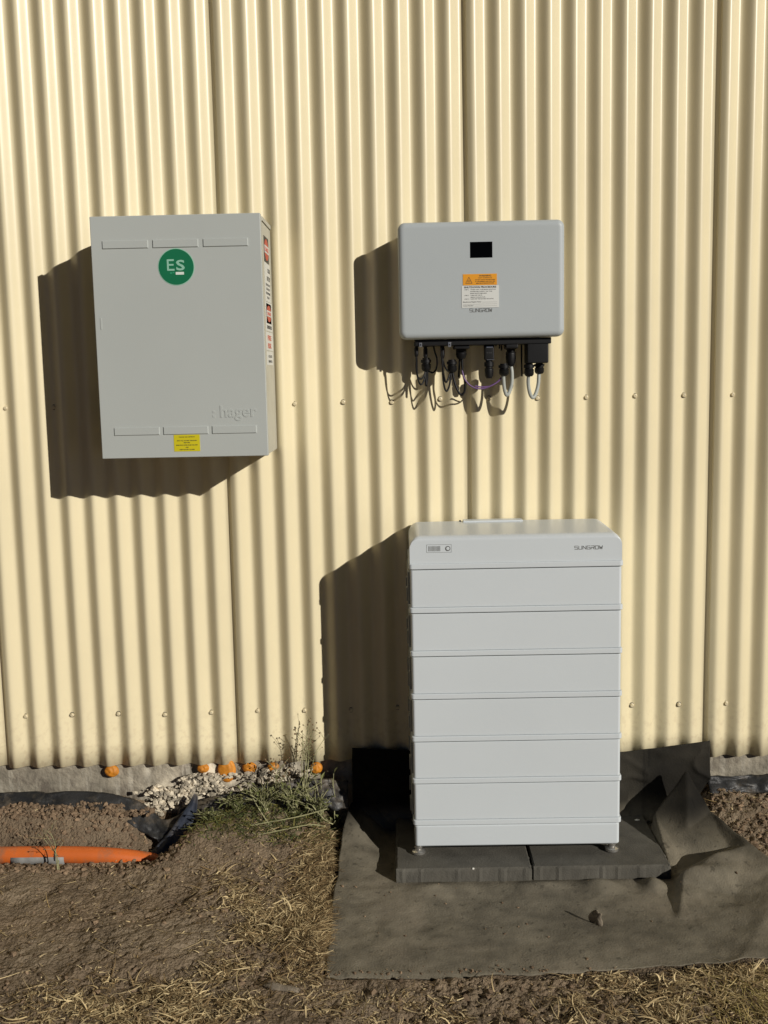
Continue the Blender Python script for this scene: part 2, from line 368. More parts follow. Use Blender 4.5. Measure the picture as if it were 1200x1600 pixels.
def build_ground():
    def axis(a, b, st, far):
        core = np.arange(a, b+1e-6, st); lo = [a]; hi = [b]; s = st
        while lo[-1] > -far: s *= 1.35; lo.append(lo[-1]-s)
        s = st
        while hi[-1] < far: s *= 1.35; hi.append(hi[-1]+s)
        return np.concatenate([np.array(lo[1:][::-1]), core, np.array(hi[1:])])
    X = axis(-1.75, 1.35, 0.0045, 160); Y = axis(-1.45, 0.10, 0.0045, 160)
    xx, yy = np.meshgrid(X, Y)
    zz = ground(xx, yy)
    far = ss(2.5, 6, np.hypot(xx, yy+0.5)); zz = zz*(1-far)+(G0+0.05*fbm(xx*0.3, yy*0.3, 3, 3))*far
    V = np.stack([xx, yy, zz], -1).reshape(-1, 3); nx, ny = len(X), len(Y)
    i = np.arange(nx*ny).reshape(ny, nx)
    F = np.stack([i[:-1, :-1], i[:-1, 1:], i[1:, 1:], i[1:, :-1]], -1).reshape(-1, 4)
    o = from_np('ground', V, F, M_soil); tag(o, kind='structure')
build_ground()

# ------------------------------------------------------------------ the shed: cladding, slab, screws, roof
P = 0.0762
def corr(x):
    c = math.cos(2*math.pi*(x+0.016)/P); return 0.0103*(1.02*c+0.02*math.cos(6*math.pi*(x+0.016)/P))           # + is a valley (away from the camera)
shed = thing('shed', 'cream corrugated steel shed wall standing on a rough concrete slab', 'shed', (0, 0, 0.0))
rng = random.Random(4)
for k in range(-8, 8):
    x0, x1 = k*0.762, (k+1)*0.762+0.020
    vis = -3 <= k <= 1
    n = 10*24; xs = [x0+(x1-x0)*i/n for i in range(n+1)]
    zb = 0.165+{-3: 0.002, -2: -0.002, -1: 0.004, 0: 0.003, 1: -0.001}.get(k, 0)
    zs = [zb+(2.95-zb)*j/(36 if vis else 1) for j in range((36 if vis else 1)+1)]
    bm = bmesh.new(); g = []
    ph = rng.random()*6
    for z in zs:
        row = []
        for x in xs:
            u = (x-x0)/(x1-x0)
            lift = -0.0030*math.exp(-(x-x0)/0.04)-0.0008*(1-u)
            wob = 0.0012*math.sin(z*2.3+ph+x*3)+0.0006*math.sin(z*7.1+ph*2+x*9)
            xw = x+0.0018*math.sin(z*1.9+ph)*math.exp(-(x-x0)/0.10) + 0.0008*math.sin(z*3.3+ph*3)
            ed_ = min(1.0, min(x-x0, x1-x)/0.10)
            row.append(bm.verts.new((x+(xw-x)*ed_ if x > x0+0.1 else xw, corr(x)+lift+wob*ed_+(0.0012 if x > x1-0.03 else 0), z)))
        g.append(row)
    for j in range(len(zs)-1):
        for i in range(n): bm.faces.new((g[j][i], g[j][i+1], g[j+1][i+1], g[j+1][i]))
    bmesh.ops.recalc_face_normals(bm, faces=bm.faces)
    me = bpy.data.meshes.new('wall_sheet'); bm.to_mesh(me); bm.free()
    sh = link('wall_sheet', me, M_wall, shed, True)
    so_ = sh.modifiers.new('t', 'SOLIDIFY'); so_.thickness = 0.0009; so_.offset = 0
    if -3 <= k <= 1:
        for row, zz in ((0, 1.3365), (1, 0.3400)):
            for s in range(5):
                x = -0.0160+P*(round((x0+0.016)/P)+0)+s*2*P
                if row == 0: x = x+P*0
                # fixings sit in every second valley
                q = round((x+0.016)/P)
                if (q % 2) != 1: q += 1
                x = -0.016+q*P
                if x > x1-0.01: continue
                zj = zz+rng.uniform(-0.004, 0.004)+(-0.006*min(0, x)*0 if row == 0 else -0.006*abs(x+0.0)*(x < 0))
                bm = bmesh.new(); yv = corr(x)-0.0012
                lathe(bm, (x, yv-0.001, zj), [(0.0072, 0.0), (0.0072, -0.0010), (0.0058, -0.0016), (0.0054, -0.0060), (0.0042, -0.0070)], 12, 'y')
                sw_ = fin(bm, 'screw', M_screw, shed, angle=35)
                bm = bmesh.new(); lathe(bm, (x, yv, zj), [(0.0086, 0.0008), (0.0086, -0.0009)], 16, 'y'); fin(bm, 'washer', M_blk, sw_)
# concrete slab edge below the cladding, rough in the broken stretch
bm = bmesh.new()
xs = np.arange(-6.1, 6.2, 0.012) ; xs = xs[(xs > -2.2) & (xs < 1.8)]
zs = np.linspace(-0.20, 0.195, 40)
xx, zz = np.meshgrid(xs, zs)
rough = np.exp(-((xx+0.80)/0.27)**2)
yy = 0.020-0.003*fbm(xx*9, zz*9, 4, 11)-rough*0.010*fbm(xx*28, zz*28, 3, 12)-0.028*rough*ss(0.15, 0.02, zz)
V = np.stack([xx, yy, zz], -1).reshape(-1, 3); i = np.arange(xx.size).reshape(xx.shape)
F = np.stack([i[:-1, :-1], i[:-1, 1:], i[1:, 1:], i[1:, :-1]], -1).reshape(-1, 4)
tn = 1+1.35*rough.ravel()*ss(-0.6, 0.5, fbm(xx*14, zz*30, 3, 99)).ravel()
M_conc2 = vcol(streaks(mat('stained_concrete', (0.27, 0.24, 0.19), 0.9, var=0.35, scale=14, bump=0.006, bscale=60, dark=(0.12, 0.10, 0.08), dscale=8, damt=0.9), (0.42, 0.385, 0.32)))
slab = from_np('concrete_slab', V, F, M_conc2, shed, True, np.stack([tn, tn, tn*0.97], -1))
bm = bmesh.new(); bx(bm, -6.1, 6.1, 0.045, 5.0, -0.2, 0.20); bx(bm, -6.1, -2.2, 0.018, 0.028, -0.2, 0.25); bx(bm, 1.8, 6.1, 0.018, 0.028, -0.2, 0.25); fin(bm, 'floor_slab', M_conc, shed)
bm = bmesh.new(); bx(bm, -6.11, -6.09, 0.02, 5.0, 0.2, 3.0); bx(bm, 6.11, 6.13, 0.02, 5.0, 0.2, 3.0); bx(bm, -6.09, 6.11, 4.98, 5.0, 0.2, 3.3); fin(bm, 'side_wall', M_trim, shed)
bm = bmesh.new()
vs = [bm.verts.new(p) for p in ((-6.2, -0.06, 2.98), (6.2, -0.06, 2.98), (6.2, 5.1, 3.42), (-6.2, 5.1, 3.42), (-6.2, -0.06, 2.95), (6.2, -0.06, 2.95), (6.2, 5.1, 3.39), (-6.2, 5.1, 3.39))]
for q in ((0, 1, 2, 3), (4, 7, 6, 5), (0, 4, 5, 1), (1, 5, 6, 2), (2, 6, 7, 3), (3, 7, 4, 0)): bm.faces.new([vs[i] for i in q])
fin(bm, 'roof', M_trim, shed)
# orange foam squeezed out below the cladding
for n_, (x, z, r, dz) in enumerate([(-1.190, 0.152, 0.024, 0.85), (-0.888, 0.157, 0.020, 0.8), (-0.810, 0.148, 0.030, 1.35), (-0.735, 0.156, 0.024, 0.8), (-0.657, 0.157, 0.020, 0.8), (-0.515, 0.152, 0.020, 1.0)]):
    bm = bmesh.new(); bmesh.ops.create_icosphere(bm, subdivisions=4, radius=1)
    for v in bm.verts:
        d = v.co.copy(); k = 1+0.10*math.sin(d.x*5+n_*2)*math.cos(d.z*6+n_)+0.07*math.sin(d.y*11+d.x*9+n_)
        v.co = Vector((x+d.x*r*(0.9+0.1*k), 0.004+d.y*0.013*k, z-0.009+d.z*r*dz*(0.9+0.1*k)))
    fin(bm, 'foam_plug', M_foam, shed, True)

# broken aggregate lying on the slab edge and ledge (uncountable)
def blobs(name, pts, m, rr, squash=0.7, tintf=None, seed=1, sub=1, label=None):
    r = np.random.RandomState(seed)
    bm = bmesh.new(); bmesh.ops.create_icosphere(bm, subdivisions=sub, radius=1); bm.verts.ensure_lookup_table()
    bv = np.array([v.co[:] for v in bm.verts]); bf = np.array([[v.index for v in f.verts] for f in bm.faces]); bm.free()
    Vs, Fs, Ts = [], [], []; o = 0
    for p in pts:
        s = (rr[0]+(rr[1]-rr[0])*r.rand()**2.2)*(p[3] if len(p) > 3 else 1); p = p[:3]
        v = bv*(1+0.28*r.randn(len(bv), 1).clip(-1.6, 1.6))*np.array([1, r.uniform(.6, 1), r.uniform(squash*.7, squash*1.2)])
        a = r.uniform(0, 6.28); b = r.uniform(-.5, .5)
        ca, sa, cb, sb = math.cos(a), math.sin(a), math.cos(b), math.sin(b)
        Rm = np.array([[ca, -sa, 0], [sa, ca, 0], [0, 0, 1]])@np.array([[1, 0, 0], [0, cb, -sb], [0, sb, cb]])
        Vs.append((v@Rm.T)*s+np.array(p)); Fs.append(bf+o); o += len(bv)
        t = tintf(r) if tintf else r.uniform(.6, 1.15); Ts.append(np.ones((len(bv), 3))*t)
    return tag(from_np(name, np.concatenate(Vs), np.concatenate(Fs), m, None, False, np.concatenate(Ts)), label, 'stones' if 'gravel' in name else 'soil', kind='stuff')
r = np.random.RandomState(3)
pts = []
while len(pts) < 900:
    x = r.normal(-0.86, 0.17); z = r.uniform(0.0, 0.145)
    if x < -1.12 or x > -0.47: continue
    lo = np.interp(x, [-1.12, -1.02, -0.90, -0.6, -0.47], [0.05, 0.0, 0.06, 0.10, 0.10]); hi = np.interp(x, [-1.12, -1.0, -0.92, -0.82, -0.6, -0.47], [0.075, 0.10, 0.135, 0.13, 0.15, 0.145])
    if z < lo-0.01 or z > hi: continue
    if math.sin(x*31+1)*math.cos(z*60) > 0.55: continue
    pts.append((x, 0.002-0.030*float(ss(0.15, 0.02, z))*math.exp(-((x+0.8)/0.27)**2)-r.uniform(0, 0.008), z))
blobs('gravel', pts, M_agg, (0.0028, 0.0135), 0.6, lambda q: np.array([1, .97, .9])*q.uniform(.30, 0.95), 5, 1, 'pale broken concrete gravel exposed at the slab edge')

# ------------------------------------------------------------------ weed mat
fb_l = None
nu, nv = 300, 230
vy = []
def fy(x): return np.interp(x, [-0.45, -0.12, 0.3, 0.68, 1.2], [-0.874, -0.887, -0.862, -0.830, -0.800])
T = np.linspace(0, 1, nv); U = np.linspace(0, 1, nu)
uu, tt = np.meshgrid(U, T)
yy = -0.88+(-0.030+0.88)*tt
xl = mat_left(yy); xr = mat_right(yy); xx = xl+(xr-xl)*uu
edge = 0.004*fbm(yy*9, yy*0+2, 3, 9)
xx = xx+edge*(1-uu)**6+1.6*edge*uu**6
yy2 = yy+(fy(xx)+0.88)*(1-tt)**1.5+(0.005*fbm(xx*6, xx*0, 3, 8)+0.0025*fbm(xx*40, xx*0, 2, 18))*(1-tt)**8
zz = mat_h(xx, yy2)
V1 = np.stack([xx, yy2, zz], -1)
# the part standing against the wall
nw = 46; Wt = np.linspace(0, 1, nw)[1:]
rows = []
for wv in Wt:
    xw = np.interp(U, [0, 1], [-0.397+0.002*wv, 0.70+0.065*min(1, wv*2.2)])
    top = np.interp(xw, [-0.40, -0.2, 0.2, 0.49, 0.70, 0.76], [0.218, 0.206, 0.180, 0.190, 0.214, 0.222])
    z0 = zz[-1]; z = z0+(top-z0)*wv
    y = -0.030+0.012*wv+0.004*fbm(xw*7+wv*2, wv*3+xw*0, 3, 21)*math.sin(math.pi*min(wv*1.2, 1))-0.0006
    y = y-0.012*(1-np.abs(fbm(xw*7+wv*2.2, wv*1.6-xw*2.5, 2, 29)))**5*math.sin(math.pi*min(1, 0.12+wv*0.8))
    rows.append(np.stack([xw, np.minimum(y, -0.0125), z], -1))
V = np.concatenate([V1, np.array(rows)], 0); ny = V.shape[0]
i = np.arange(ny*nu).reshape(ny, nu)
F = np.stack([i[:-1, :-1], i[:-1, 1:], i[1:, 1:], i[1:, :-1]], -1).reshape(-1, 4)
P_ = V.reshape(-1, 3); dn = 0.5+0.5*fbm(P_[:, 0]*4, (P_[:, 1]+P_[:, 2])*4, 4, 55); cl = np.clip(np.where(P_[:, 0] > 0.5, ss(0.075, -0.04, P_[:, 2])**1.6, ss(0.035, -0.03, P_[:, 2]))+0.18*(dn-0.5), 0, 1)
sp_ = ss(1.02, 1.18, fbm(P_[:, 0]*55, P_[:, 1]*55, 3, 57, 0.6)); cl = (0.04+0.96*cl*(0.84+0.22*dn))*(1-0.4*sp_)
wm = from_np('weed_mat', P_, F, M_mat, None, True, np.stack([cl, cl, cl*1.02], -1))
tag(wm, 'creased dusty black weed mat laid under the pavers and turned up the wall', 'weed mat')
md = wm.modifiers.new('t', 'SOLIDIFY'); md.thickness = 0.0022; md.offset = 1

# ------------------------------------------------------------------ pavers
PT, PB = -0.0200, -0.0610
def paver(xa, xb_, y0, y1, seed, label):
    rr = random.Random(seed)
    bm = bmesh.new()
    n = 44
    # top outline with slightly worn edge, side ribs on the front face
    def prof(z, ins):
        out = []
        for (ax, ay), (bx_, by) in (((xa, y0), (xb_, y0)), ((xb_, y0), (xb_, y1)), ((xb_, y1), (xa, y1)), ((xa, y1), (xa, y0))):
            for k in range(n):
                t = k/n; x = ax+(bx_-ax)*t; y = ay+(by-ay)*t
                cxm, cym = (xa+xb_)/2, (y0+y1)/2
                nx, ny_ = (0, -1) if (ay == y0 and by == y0) else (1, 0) if (ax == xb_ and bx_ == xb_) else (0, 1) if (ay == y1 and by == y1) else (-1, 0)
                L = t*0.4
                rib = 0.0
                for rp in ribs:
                    if abs(L-rp) < 0.006: rib = 0.0022
                if ins > 0.003: rib = 0
                jit = rr.uniform(-0.0006, 0.0006)
                out.append(bm.verts.new((x-nx*(ins+jit)+nx*rib, y-ny_*(ins+jit)+ny_*rib, z+rr.uniform(-.0003, .0003))))
        return out
    ribs = [0.018, 0.075, 0.19+rr.uniform(-.01, .01), 0.245, 0.315, 0.385]
    rings = [prof(PB, 0.0), prof(PT-0.008, 0.0), prof(PT-0.0035, 0.0012), prof(PT, 0.0042)]
    N = len(rings[0])
    for a, b in zip(rings[:-1], rings[1:]):
        for k in range(N): bm.faces.new((a[k], a[(k+1) % N], b[(k+1) % N], b[k]))
    bm.faces.new(rings[-1]); bm.faces.new(list(reversed(rings[0])))
    o = fin(bm, 'paver', M_paver, None)
    return tag(o, label, 'paver', 'charcoal concrete pavers under the battery')
paver(-0.2560, 0.1415, -0.3935, 0.004, 1, 'charcoal concrete paver under the left half of the battery stack')
paver(0.1475, 0.5490, -0.3905, 0.008, 2, 'charcoal concrete paver under the right half of the battery stack, partly covered by the mat')

# ------------------------------------------------------------------ battery stack
XB0, XB1, YF = -0.2031, 0.4205, -0.308
YB = -0.022
bat = thing('battery_stack', 'tall off-white modular battery cabinet standing on two charcoal pavers', 'battery', (0.108, -0.165, PT))
def ring_box(name, m, x0, x1, y0, y1, z0, z1, r, parent, bev=0.0015):
    """upright box with rounded vertical corners and softened rims"""
    bm = bmesh.new(); w2, d2 = (x1-x0)/2, (y1-y0)/2; cx, cy = (x0+x1)/2, (y0+y1)/2
    rings = []
    for z, ins in ((z0, bev), (z0+bev, 0), (z1-bev, 0), (z1, bev)):
        rings.append([bm.verts.new((cx+a, cy+b, z)) for a, b in rrect(w2-ins, d2-ins, max(r-ins, 0.001), 5)])
    N = len(rings[0])
    for a, b in zip(rings[:-1], rings[1:]):
        for k in range(N): bm.faces.new((a[k], a[(k+1) % N], b[(k+1) % N], b[k]))
    bm.faces.new(rings[-1]); bm.faces.new(list(reversed(rings[0])))
    return fin(bm, name, m, parent, angle=35)
ZB = 0.0754
base = ring_box('base', M_bat, XB0+0.005, XB1-0.005, YF+0.003, YB, 0.0075, ZB-0.002, 0.010, bat, 0.004)
for k in range(7):
    z = ZB+0.13*k
    if k < 6:
        mod = ring_box('battery_module', M_bat, XB0+0.004, XB1-0.004, YF+0.004, YB, z+0.0163, z+0.1272, 0.009, bat, 0.0015)
        ring_box('gap_shade_filler', M_batg, XB0+0.009, XB1-0.009, YF+0.009, YB-0.003, z+0.1268, z+0.1300, 0.006, mod, 0.0002)  # darker inset filler, added to draw the shaded gap between modules
        rim = ring_box('rim', M_bat, XB0, XB1, YF, YB-0.001, z, z+0.0160, 0.011, mod, 0.0018)
        for (ya, yb_) in ((-0.262, -0.232), (-0.10, -0.07)):
            box('latch', M_batg, mod, XB0-0.0075, XB0+0.0050, ya, yb_, z+0.028, z+0.068, 0.002)
            box('latch', M_batg, mod, XB1-0.0050, XB1+0.0020, ya, yb_, z+0.028, z+0.068, 0.002)
        box('side_cover', M_batg, mod, XB0-0.0030, XB0+0.0045, YF+0.030, YB-0.03, z+0.022, z+0.118, 0.002)
# top unit: front face, sloping back with rounded ends
ztu0, ztu1 = ZB+0.13*6, 0.9530
top = thing('top_unit', None, None); del_ = top.keys()
top.parent = bat; top.location = (0, 0, 0)
bm = bmesh.new()
prof_rings = []
W0, W1 = XB0+0.004, XB1-0.004
def end_profile(y, ztop, rad):
    # outline in xz at depth y, rounded upper corners
    pts = [(W0, ztu0+0.0163)]
    for k in range(9):
        a = R_(180-90*k/8); pts.append((W0+rad+rad*math.cos(a), ztop-rad+rad*math.sin(a)))
    for k in range(9):
        a = R_(90-90*k/8); pts.append((W1-rad+rad*math.cos(a), ztop-rad+rad*math.sin(a)))
    pts.append((W1, ztu0+0.0163)); return [bm.verts.new((x, y, z)) for x, z in pts]
secs = []
for y, zt, rad in ((YF+0.0045, 0.9375, 0.020), (YF+0.0060, 0.9435, 0.024), (YF+0.0110, 0.9480, 0.027), (YF+0.018, 0.9510, 0.030), (YF+0.026, 0.9525, 0.031), (-0.10, 0.9560, 0.033), (YB-0.008, 0.9570, 0.034), (YB-0.002, 0.9550, 0.034), (YB, 0.9510, 0.032)):
    secs.append(end_profile(y, zt, rad))
for a, b in zip(secs[:-1], secs[1:]):
    for k in range(len(a)-1): bm.faces.new((a[k], a[k+1], b[k+1], b[k]))
    bm.faces.new((a[-1], a[0], b[0], b[-1]))
bm.faces.new(secs[0]); bm.faces.new(list(reversed(secs[-1])))
tb = fin(bm, 'top_unit', M_bat, bat, angle=30)
bpy.data.objects.remove(top)
tb.name = 'top_unit'
ring_box('rim', M_bat, XB0, XB1, YF, YB-0.001, ztu0, ztu0+0.0160, 0.011, tb, 0.0018)
box('rear_cover', M_bat, tb, -0.028, 0.158, -0.060, -0.022, 0.9550, 0.9622, 0.0025)
box('cable_entry', M_blk, tb, -0.039, -0.033, -0.04, -0.026, 0.956, 0.960, 0.001)
maker_logo('lettering', tb, 0.2795, 0.3630, 0.9062, 0.9158, YF+0.0045, M_inkg)
# indicator panel: outline, charge bars, round button
segs = [(-0.1495, 0.9275, -0.0780, 0.9275, 0.0007), (-0.1495, 0.9045, -0.0780, 0.9045, 0.0007), (-0.1495, 0.9045, -0.1495, 0.9275, 0.0008), (-0.0780, 0.9045, -0.0780, 0.9275, 0.0007)]
bars('indicator_outline', M_inkg, tb, segs, YF+0.0045, 0.0003)
bars('charge_bars', M_inkg, tb, [(-0.1435+0.0036*q, 0.9090, -0.1435+0.0036*q, 0.9225, 0.0017) for q in range(10)], YF+0.0045, 0.0003)
bm = bmesh.new(); lathe(bm, (-0.0880, YF+0.0046, 0.9157), [(0.0074, 0), (0.0074, -0.0009), (0.0058, -0.0009), (0.0056, -0.0002), (0.0010, -0.0002)], 24, 'y'); fin(bm, 'button', M_inkg, tb, angle=30)
bm = bmesh.new(); lathe(bm, (-0.0880, YF+0.0044, 0.9157), [(0.0050, 0), (0.0050, -0.0008), (0.0044, -0.0012)], 20, 'y'); fin(bm, 'button_cap', M_bat, tb, angle=30)
for x in (-0.1880, 0.3955):
    for y in (-0.288, -0.055):
        bm = bmesh.new(); lathe(bm, (x, y, PT), [(0.018, 0.0), (0.0210, 0.0025), (0.0210, 0.0095), (0.0165, 0.0125), (0.0100, 0.0140), (0.0100, 0.0190), (0.0125, 0.0195), (0.0125, 0.0260), (0.0060, 0.0265), (0.0060, 0.0320)], 24)
        fin(bm, 'foot', M_foot, bat, angle=40)

# ------------------------------------------------------------------ switchboard enclosure
HX0, HX1, HZ0, HZ1, HD = -1.0915, -0.6055, 1.1925, 1.8820, 0.260
enc = thing('switchboard', 'light grey steel electrical enclosure mounted on the wall, with round green sticker', 'enclosure', (-0.848, -0.01, HZ0))
body = box('body', M_lit_side, enc, HX0+0.004, HX1-0.0015, -HD+0.024, -0.0105, HZ0+0.003, HZ1-0.003, 0.0015)
door = box('door', M_box, enc, HX0, HX1, -HD, -HD+0.0225, HZ0, HZ1, 0.0022, 3)
box('rain_lip', M_lit_side, body, HX1-0.0025, HX1+0.0010, -0.215, -0.0110, HZ1-0.0155, HZ1-0.0035, 0.0008)
box('seam', M_blk, body, HX1-0.0030, HX1-0.0012, -0.215, -0.0120, HZ1-0.0180, HZ1-0.0158, 0)
box('hinge_rail', M_blk, enc, HX0-0.004, HX0+0.0035, -0.11, -0.02, HZ0+0.10, HZ0+0.17, 0.002)
yD = -HD
def raised(x0, x1, z0, z1):
    bm = bmesh.new(); h = 0.0032; s = 0.0022
    o = [bm.verts.new(p) for p in ((x0, yD-0.0001, z0), (x1, yD-0.0001, z0), (x1, yD-0.0001, z1), (x0, yD-0.0001, z1))]
    b = [bm.verts.new(p) for p in ((x0, yD+0.001, z0), (x1, yD+0.001, z0), (x1, yD+0.001, z1), (x0, yD+0.001, z1))]
    i = [bm.verts.new(p) for p in ((x0+s, yD-h, z0+s), (x1-s, yD-h, z0+s), (x1-s, yD-h, z1-s), (x0+s, yD-h, z1-s))]
    for k in range(4):
        bm.faces.new((o[k], o[(k+1) % 4], i[(k+1) % 4], i[k])); bm.faces.new((b[k], b[(k+1) % 4], o[(k+1) % 4], o[k]))
    bm.faces.new(i); bm.faces.new(list(reversed(b))); fin(bm, 'raised_panel', M_box, door)
for a, b in ((-1.0590, -0.9270), (-0.9150, -0.7840), (-0.7710, -0.6420)): raised(a, b, 1.7903, 1.8140)
for a, b in ((-1.0527, -0.9193), (-0.9090, -0.7773), (-0.7670, -0.6364)): raised(a, b, 1.2587, 1.2828)
text('embossed_lettering', 'hager', M_box, door, -0.7410, 1.3075, yD+0.0005, width=0.1065, ext=0.0018, h=None, bold=0.016)
box('embossed_dot', M_box, door, -0.7640, -0.7560, yD-0.0008, yD+0.0005, 1.3200, 1.3270, 0.0006); box('embossed_dot', M_box, door, -0.7640, -0.7560, yD-0.0008, yD+0.0005, 1.3070, 1.3140, 0.0006)
box('lock_slot', M_box, door, -1.0760, -1.0715, yD-0.0012, yD+0.0005, 1.5660, 1.5980, 0.0005)
def disc(name, m, parent, x, z, r0, y, t):
    bm = bmesh.new(); lathe(bm, (x, y, z), [(r0, 0.0), (r0, -t)], 64, 'y'); return fin(bm, name, m, parent)
stk = disc('round_sticker', M_mint, door, -0.8500, 1.7370, 0.0522, yD+0.0002, 0.0008)
disc('sticker_field', M_green, stk, -0.8500, 1.7370, 0.0500, yD-0.0004, 0.0008)
bars('lettering', M_mint, stk, [(-0.8735, 1.7290, -0.8735, 1.7560, 0.0052), (-0.8720, 1.7560, -0.8580, 1.7560, 0.0050), (-0.8720, 1.7430, -0.8590, 1.7430, 0.0046), (-0.8720, 1.7290, -0.8570, 1.7290, 0.0050)], yD-0.0008, 0.0006)
text('lettering', 'S', M_mint, stk, -0.8500, 1.7280, yD-0.0010, h=0.0285, width=0.0245, ext=0.0005, bold=0.022)
box('white_bar', M_white, stk, -0.8520, -0.8285, yD-0.0018, yD-0.0008, 1.7150, 1.7225, 0)
box('small_mark', mat('green_mark', (0.02, 0.26, 0.13), 0.5), stk, -0.8685, -0.8625, yD-0.0016, yD-0.0008, 1.7175, 1.7222, 0); box('small_mark', bpy.data.materials['green_mark'], stk, -0.8608, -0.8560, yD-0.0016, yD-0.0008, 1.7195, 1.7228, 0)
lab = box('yellow_label', M_ylw, door, -0.8795, -0.8035, yD-0.0008, yD+0.0002, 1.2098, 1.2582, 0)
for s_, zz_, wd in (('Customer main switchboard', 1.2515, 0.046), ('SHUT ALL DOORS THROUGH', 1.2405, 0.058), ('BEFORE', 1.2345, 0.018), ('REMOVING COVER FROM THIS UNIT', 1.2275, 0.063), ('AND', 1.2210, 0.009), ('KEEP DOORS CLOSED', 1.2145, 0.044)):
    text('lettering', s_, M_ink, lab, -0.8415, zz_-0.0008, yD-0.0008, width=wd, h=0.0030, ext=0.0003, align='CENTER', bold=0.02)
# stickers on the right-hand side
XS = HX1-0.0015
def side_rect(name, m, parent, y0, y1, z0, z1, off=0.0, t=0.0008):
    return box(name, m, parent, XS+off, XS+off+t, y0, y1, z0, z1, 0)
def danger(y0, y1, z0, z1):
    s = side_rect('danger_sign', M_ink, body, y0, y1, z0, z1)
    bm = bmesh.new(); cy, cz = (y0+y1)/2, (z0+z1)/2; N = 40
    a = [bm.verts.new((XS+0.0008, cy+(y1-y0)*0.44*math.cos(2*math.pi*k/N), cz+(z1-z0)*0.42*math.sin(2*math.pi*k/N))) for k in range(N)]
    b = [bm.verts.new((XS+0.0014, v.co.y, v.co.z)) for v in a]
    for k in range(N): bm.faces.new((a[k], a[(k+1) % N], b[(k+1) % N], b[k]))
    bm.faces.new(b); fin(bm, 'red_oval', M_red, s)
    side_rect('white_band', M_label, s, y0+0.008, y1-0.004, cz-(z1-z0)*0.15, cz+(z1-z0)*0.15, 0.0010, 0.0010)
    text('lettering', 'DANGER', M_red, s, cy, cz-(z1-z0)*0.09, XS+0.0020, h=(z1-z0)*0.18, width=(y1-y0)*0.74, ext=0.0003, align='CENTER', side=True, bold=0.02)
danger(-0.185, -0.075, 1.756, 1.830)
n1 = side_rect('white_sign', M_label, body, -0.182, -0.062, 1.642, 1.754)
text('lettering', 'SOLAR', M_ink, n1, -0.118, 1.728, XS+0.0008, h=0.013, width=0.055, side=True, align='LEFT', bold=0.02)
text('lettering', 'BATTERY', M_ink, n1, -0.140, 1.704, XS+0.0008, h=0.013, width=0.075, side=True, bold=0.02)
for q, wq in enumerate((0.10, 0.08, 0.10, 0.06)):
    text('lettering', ('MULTIPLE SUPPLY', 'ISOLATE BOTH', 'BEFORE WORKING', 'ON UNIT')[q], M_ink, n1, -0.120, 1.688-0.0125*q, XS+0.0008, h=0.007, width=wq, side=True, align='CENTER')
fr = side_rect('white_sign', M_label, body, -0.190, -0.040, 1.555, 1.640)
danger(-0.180, -0.060, 1.578, 1.636)
text('lettering', 'HAZARDOUS VOLTAGE', M_ink, fr, -0.118, 1.5620, XS+0.0008, h=0.010, width=0.115, side=True, align='CENTER', bold=0.02)
n3 = side_rect('red_text_sign', M_label, body, -0.200, -0.040, 1.498, 1.552)
text('lettering', 'FIRE', M_red, n3, -0.125, 1.528, XS+0.0008, h=0.015, width=0.09, side=True, align='CENTER', bold=0.03)
text('lettering', 'RISK', M_red, n3, -0.125, 1.505, XS+0.0008, h=0.015, width=0.09, side=True, align='CENTER', bold=0.03)
n4 = side_rect('white_sign', M_label, body, -0.195, -0.050, 1.455, 1.495)
text('lettering', 'AC ISOLATOR', M_ink, n4, -0.120, 1.477, XS+0.0008, h=0.008, width=0.09, side=True, align='CENTER')
text('lettering', 'MAIN SWITCH', M_ink, n4, -0.120, 1.462, XS+0.0008, h=0.008, width=0.09, side=True, align='CENTER')

# ------------------------------------------------------------------ inverter
IX0, IX1, IZ0, IZ1, ID = -0.2165, 0.2725, 1.5215, 1.8600, 0.155
inv = thing('inverter', 'grey hybrid inverter with small black screen on the wall above the battery', 'inverter', (0.028, -0.01, IZ0))
bm = bmesh.new(); cx, cz = (IX0+IX1)/2, (IZ0+IZ1)/2; w2, h2 = (IX1-IX0)/2, (IZ1-IZ0)/2
rings = []
for y, ins in ((-0.108, 0.004), (-0.112, 0.0), (-0.138, 0.0), (-0.1435, 0.0010), (-0.1480, 0.0032), (-0.1515, 0.0062), (-0.1540, 0.0105), (-0.1549, 0.0150), (-0.1550, 0.0200)):
    rings.append([bm.verts.new((cx+a, y, cz+b)) for a, b in rrect(w2-ins, h2-ins, max(0.022-ins, 0.004), 10)])
N = len(rings[0])
for a, b in zip(rings[:-1], rings[1:]):
    for k in range(N): bm.faces.new((a[k], a[(k+1) % N], b[(k+1) % N], b[k]))
bm.faces.new(rings[-1]); bm.faces.new(list(reversed(rings[0])))
cover = fin(bm, 'front_cover', M_inv, inv, angle=30)
box('screen', M_scr, cover, -0.0052, 0.0602, -0.1556, -0.1545, 1.7535, 1.7993, 0.0004)
hs = box('housing', M_batg, inv, IX0+0.012, IX1-0.014, -0.1085, -0.022, IZ0+0.008, IZ1-0.010, 0.004)
bm = bmesh.new()
for q in range(40): bx(bm, IX0+0.02+q*0.0115, IX0+0.0225+q*0.0115, -0.0215, -0.011, IZ0+0.03, IZ1-0.02)
fin(bm, 'heat_sink', M_batg, inv)
box('bottom_plate', M_blk, inv, -0.170, 0.236, -0.128, -0.030, 1.5020, 1.5205, 0.002)
ol = box('orange_label', M_org, cover, -0.0270, 0.0728, -0.1558, -0.1548, 1.6750, 1.7072, 0)
yl = -0.1558
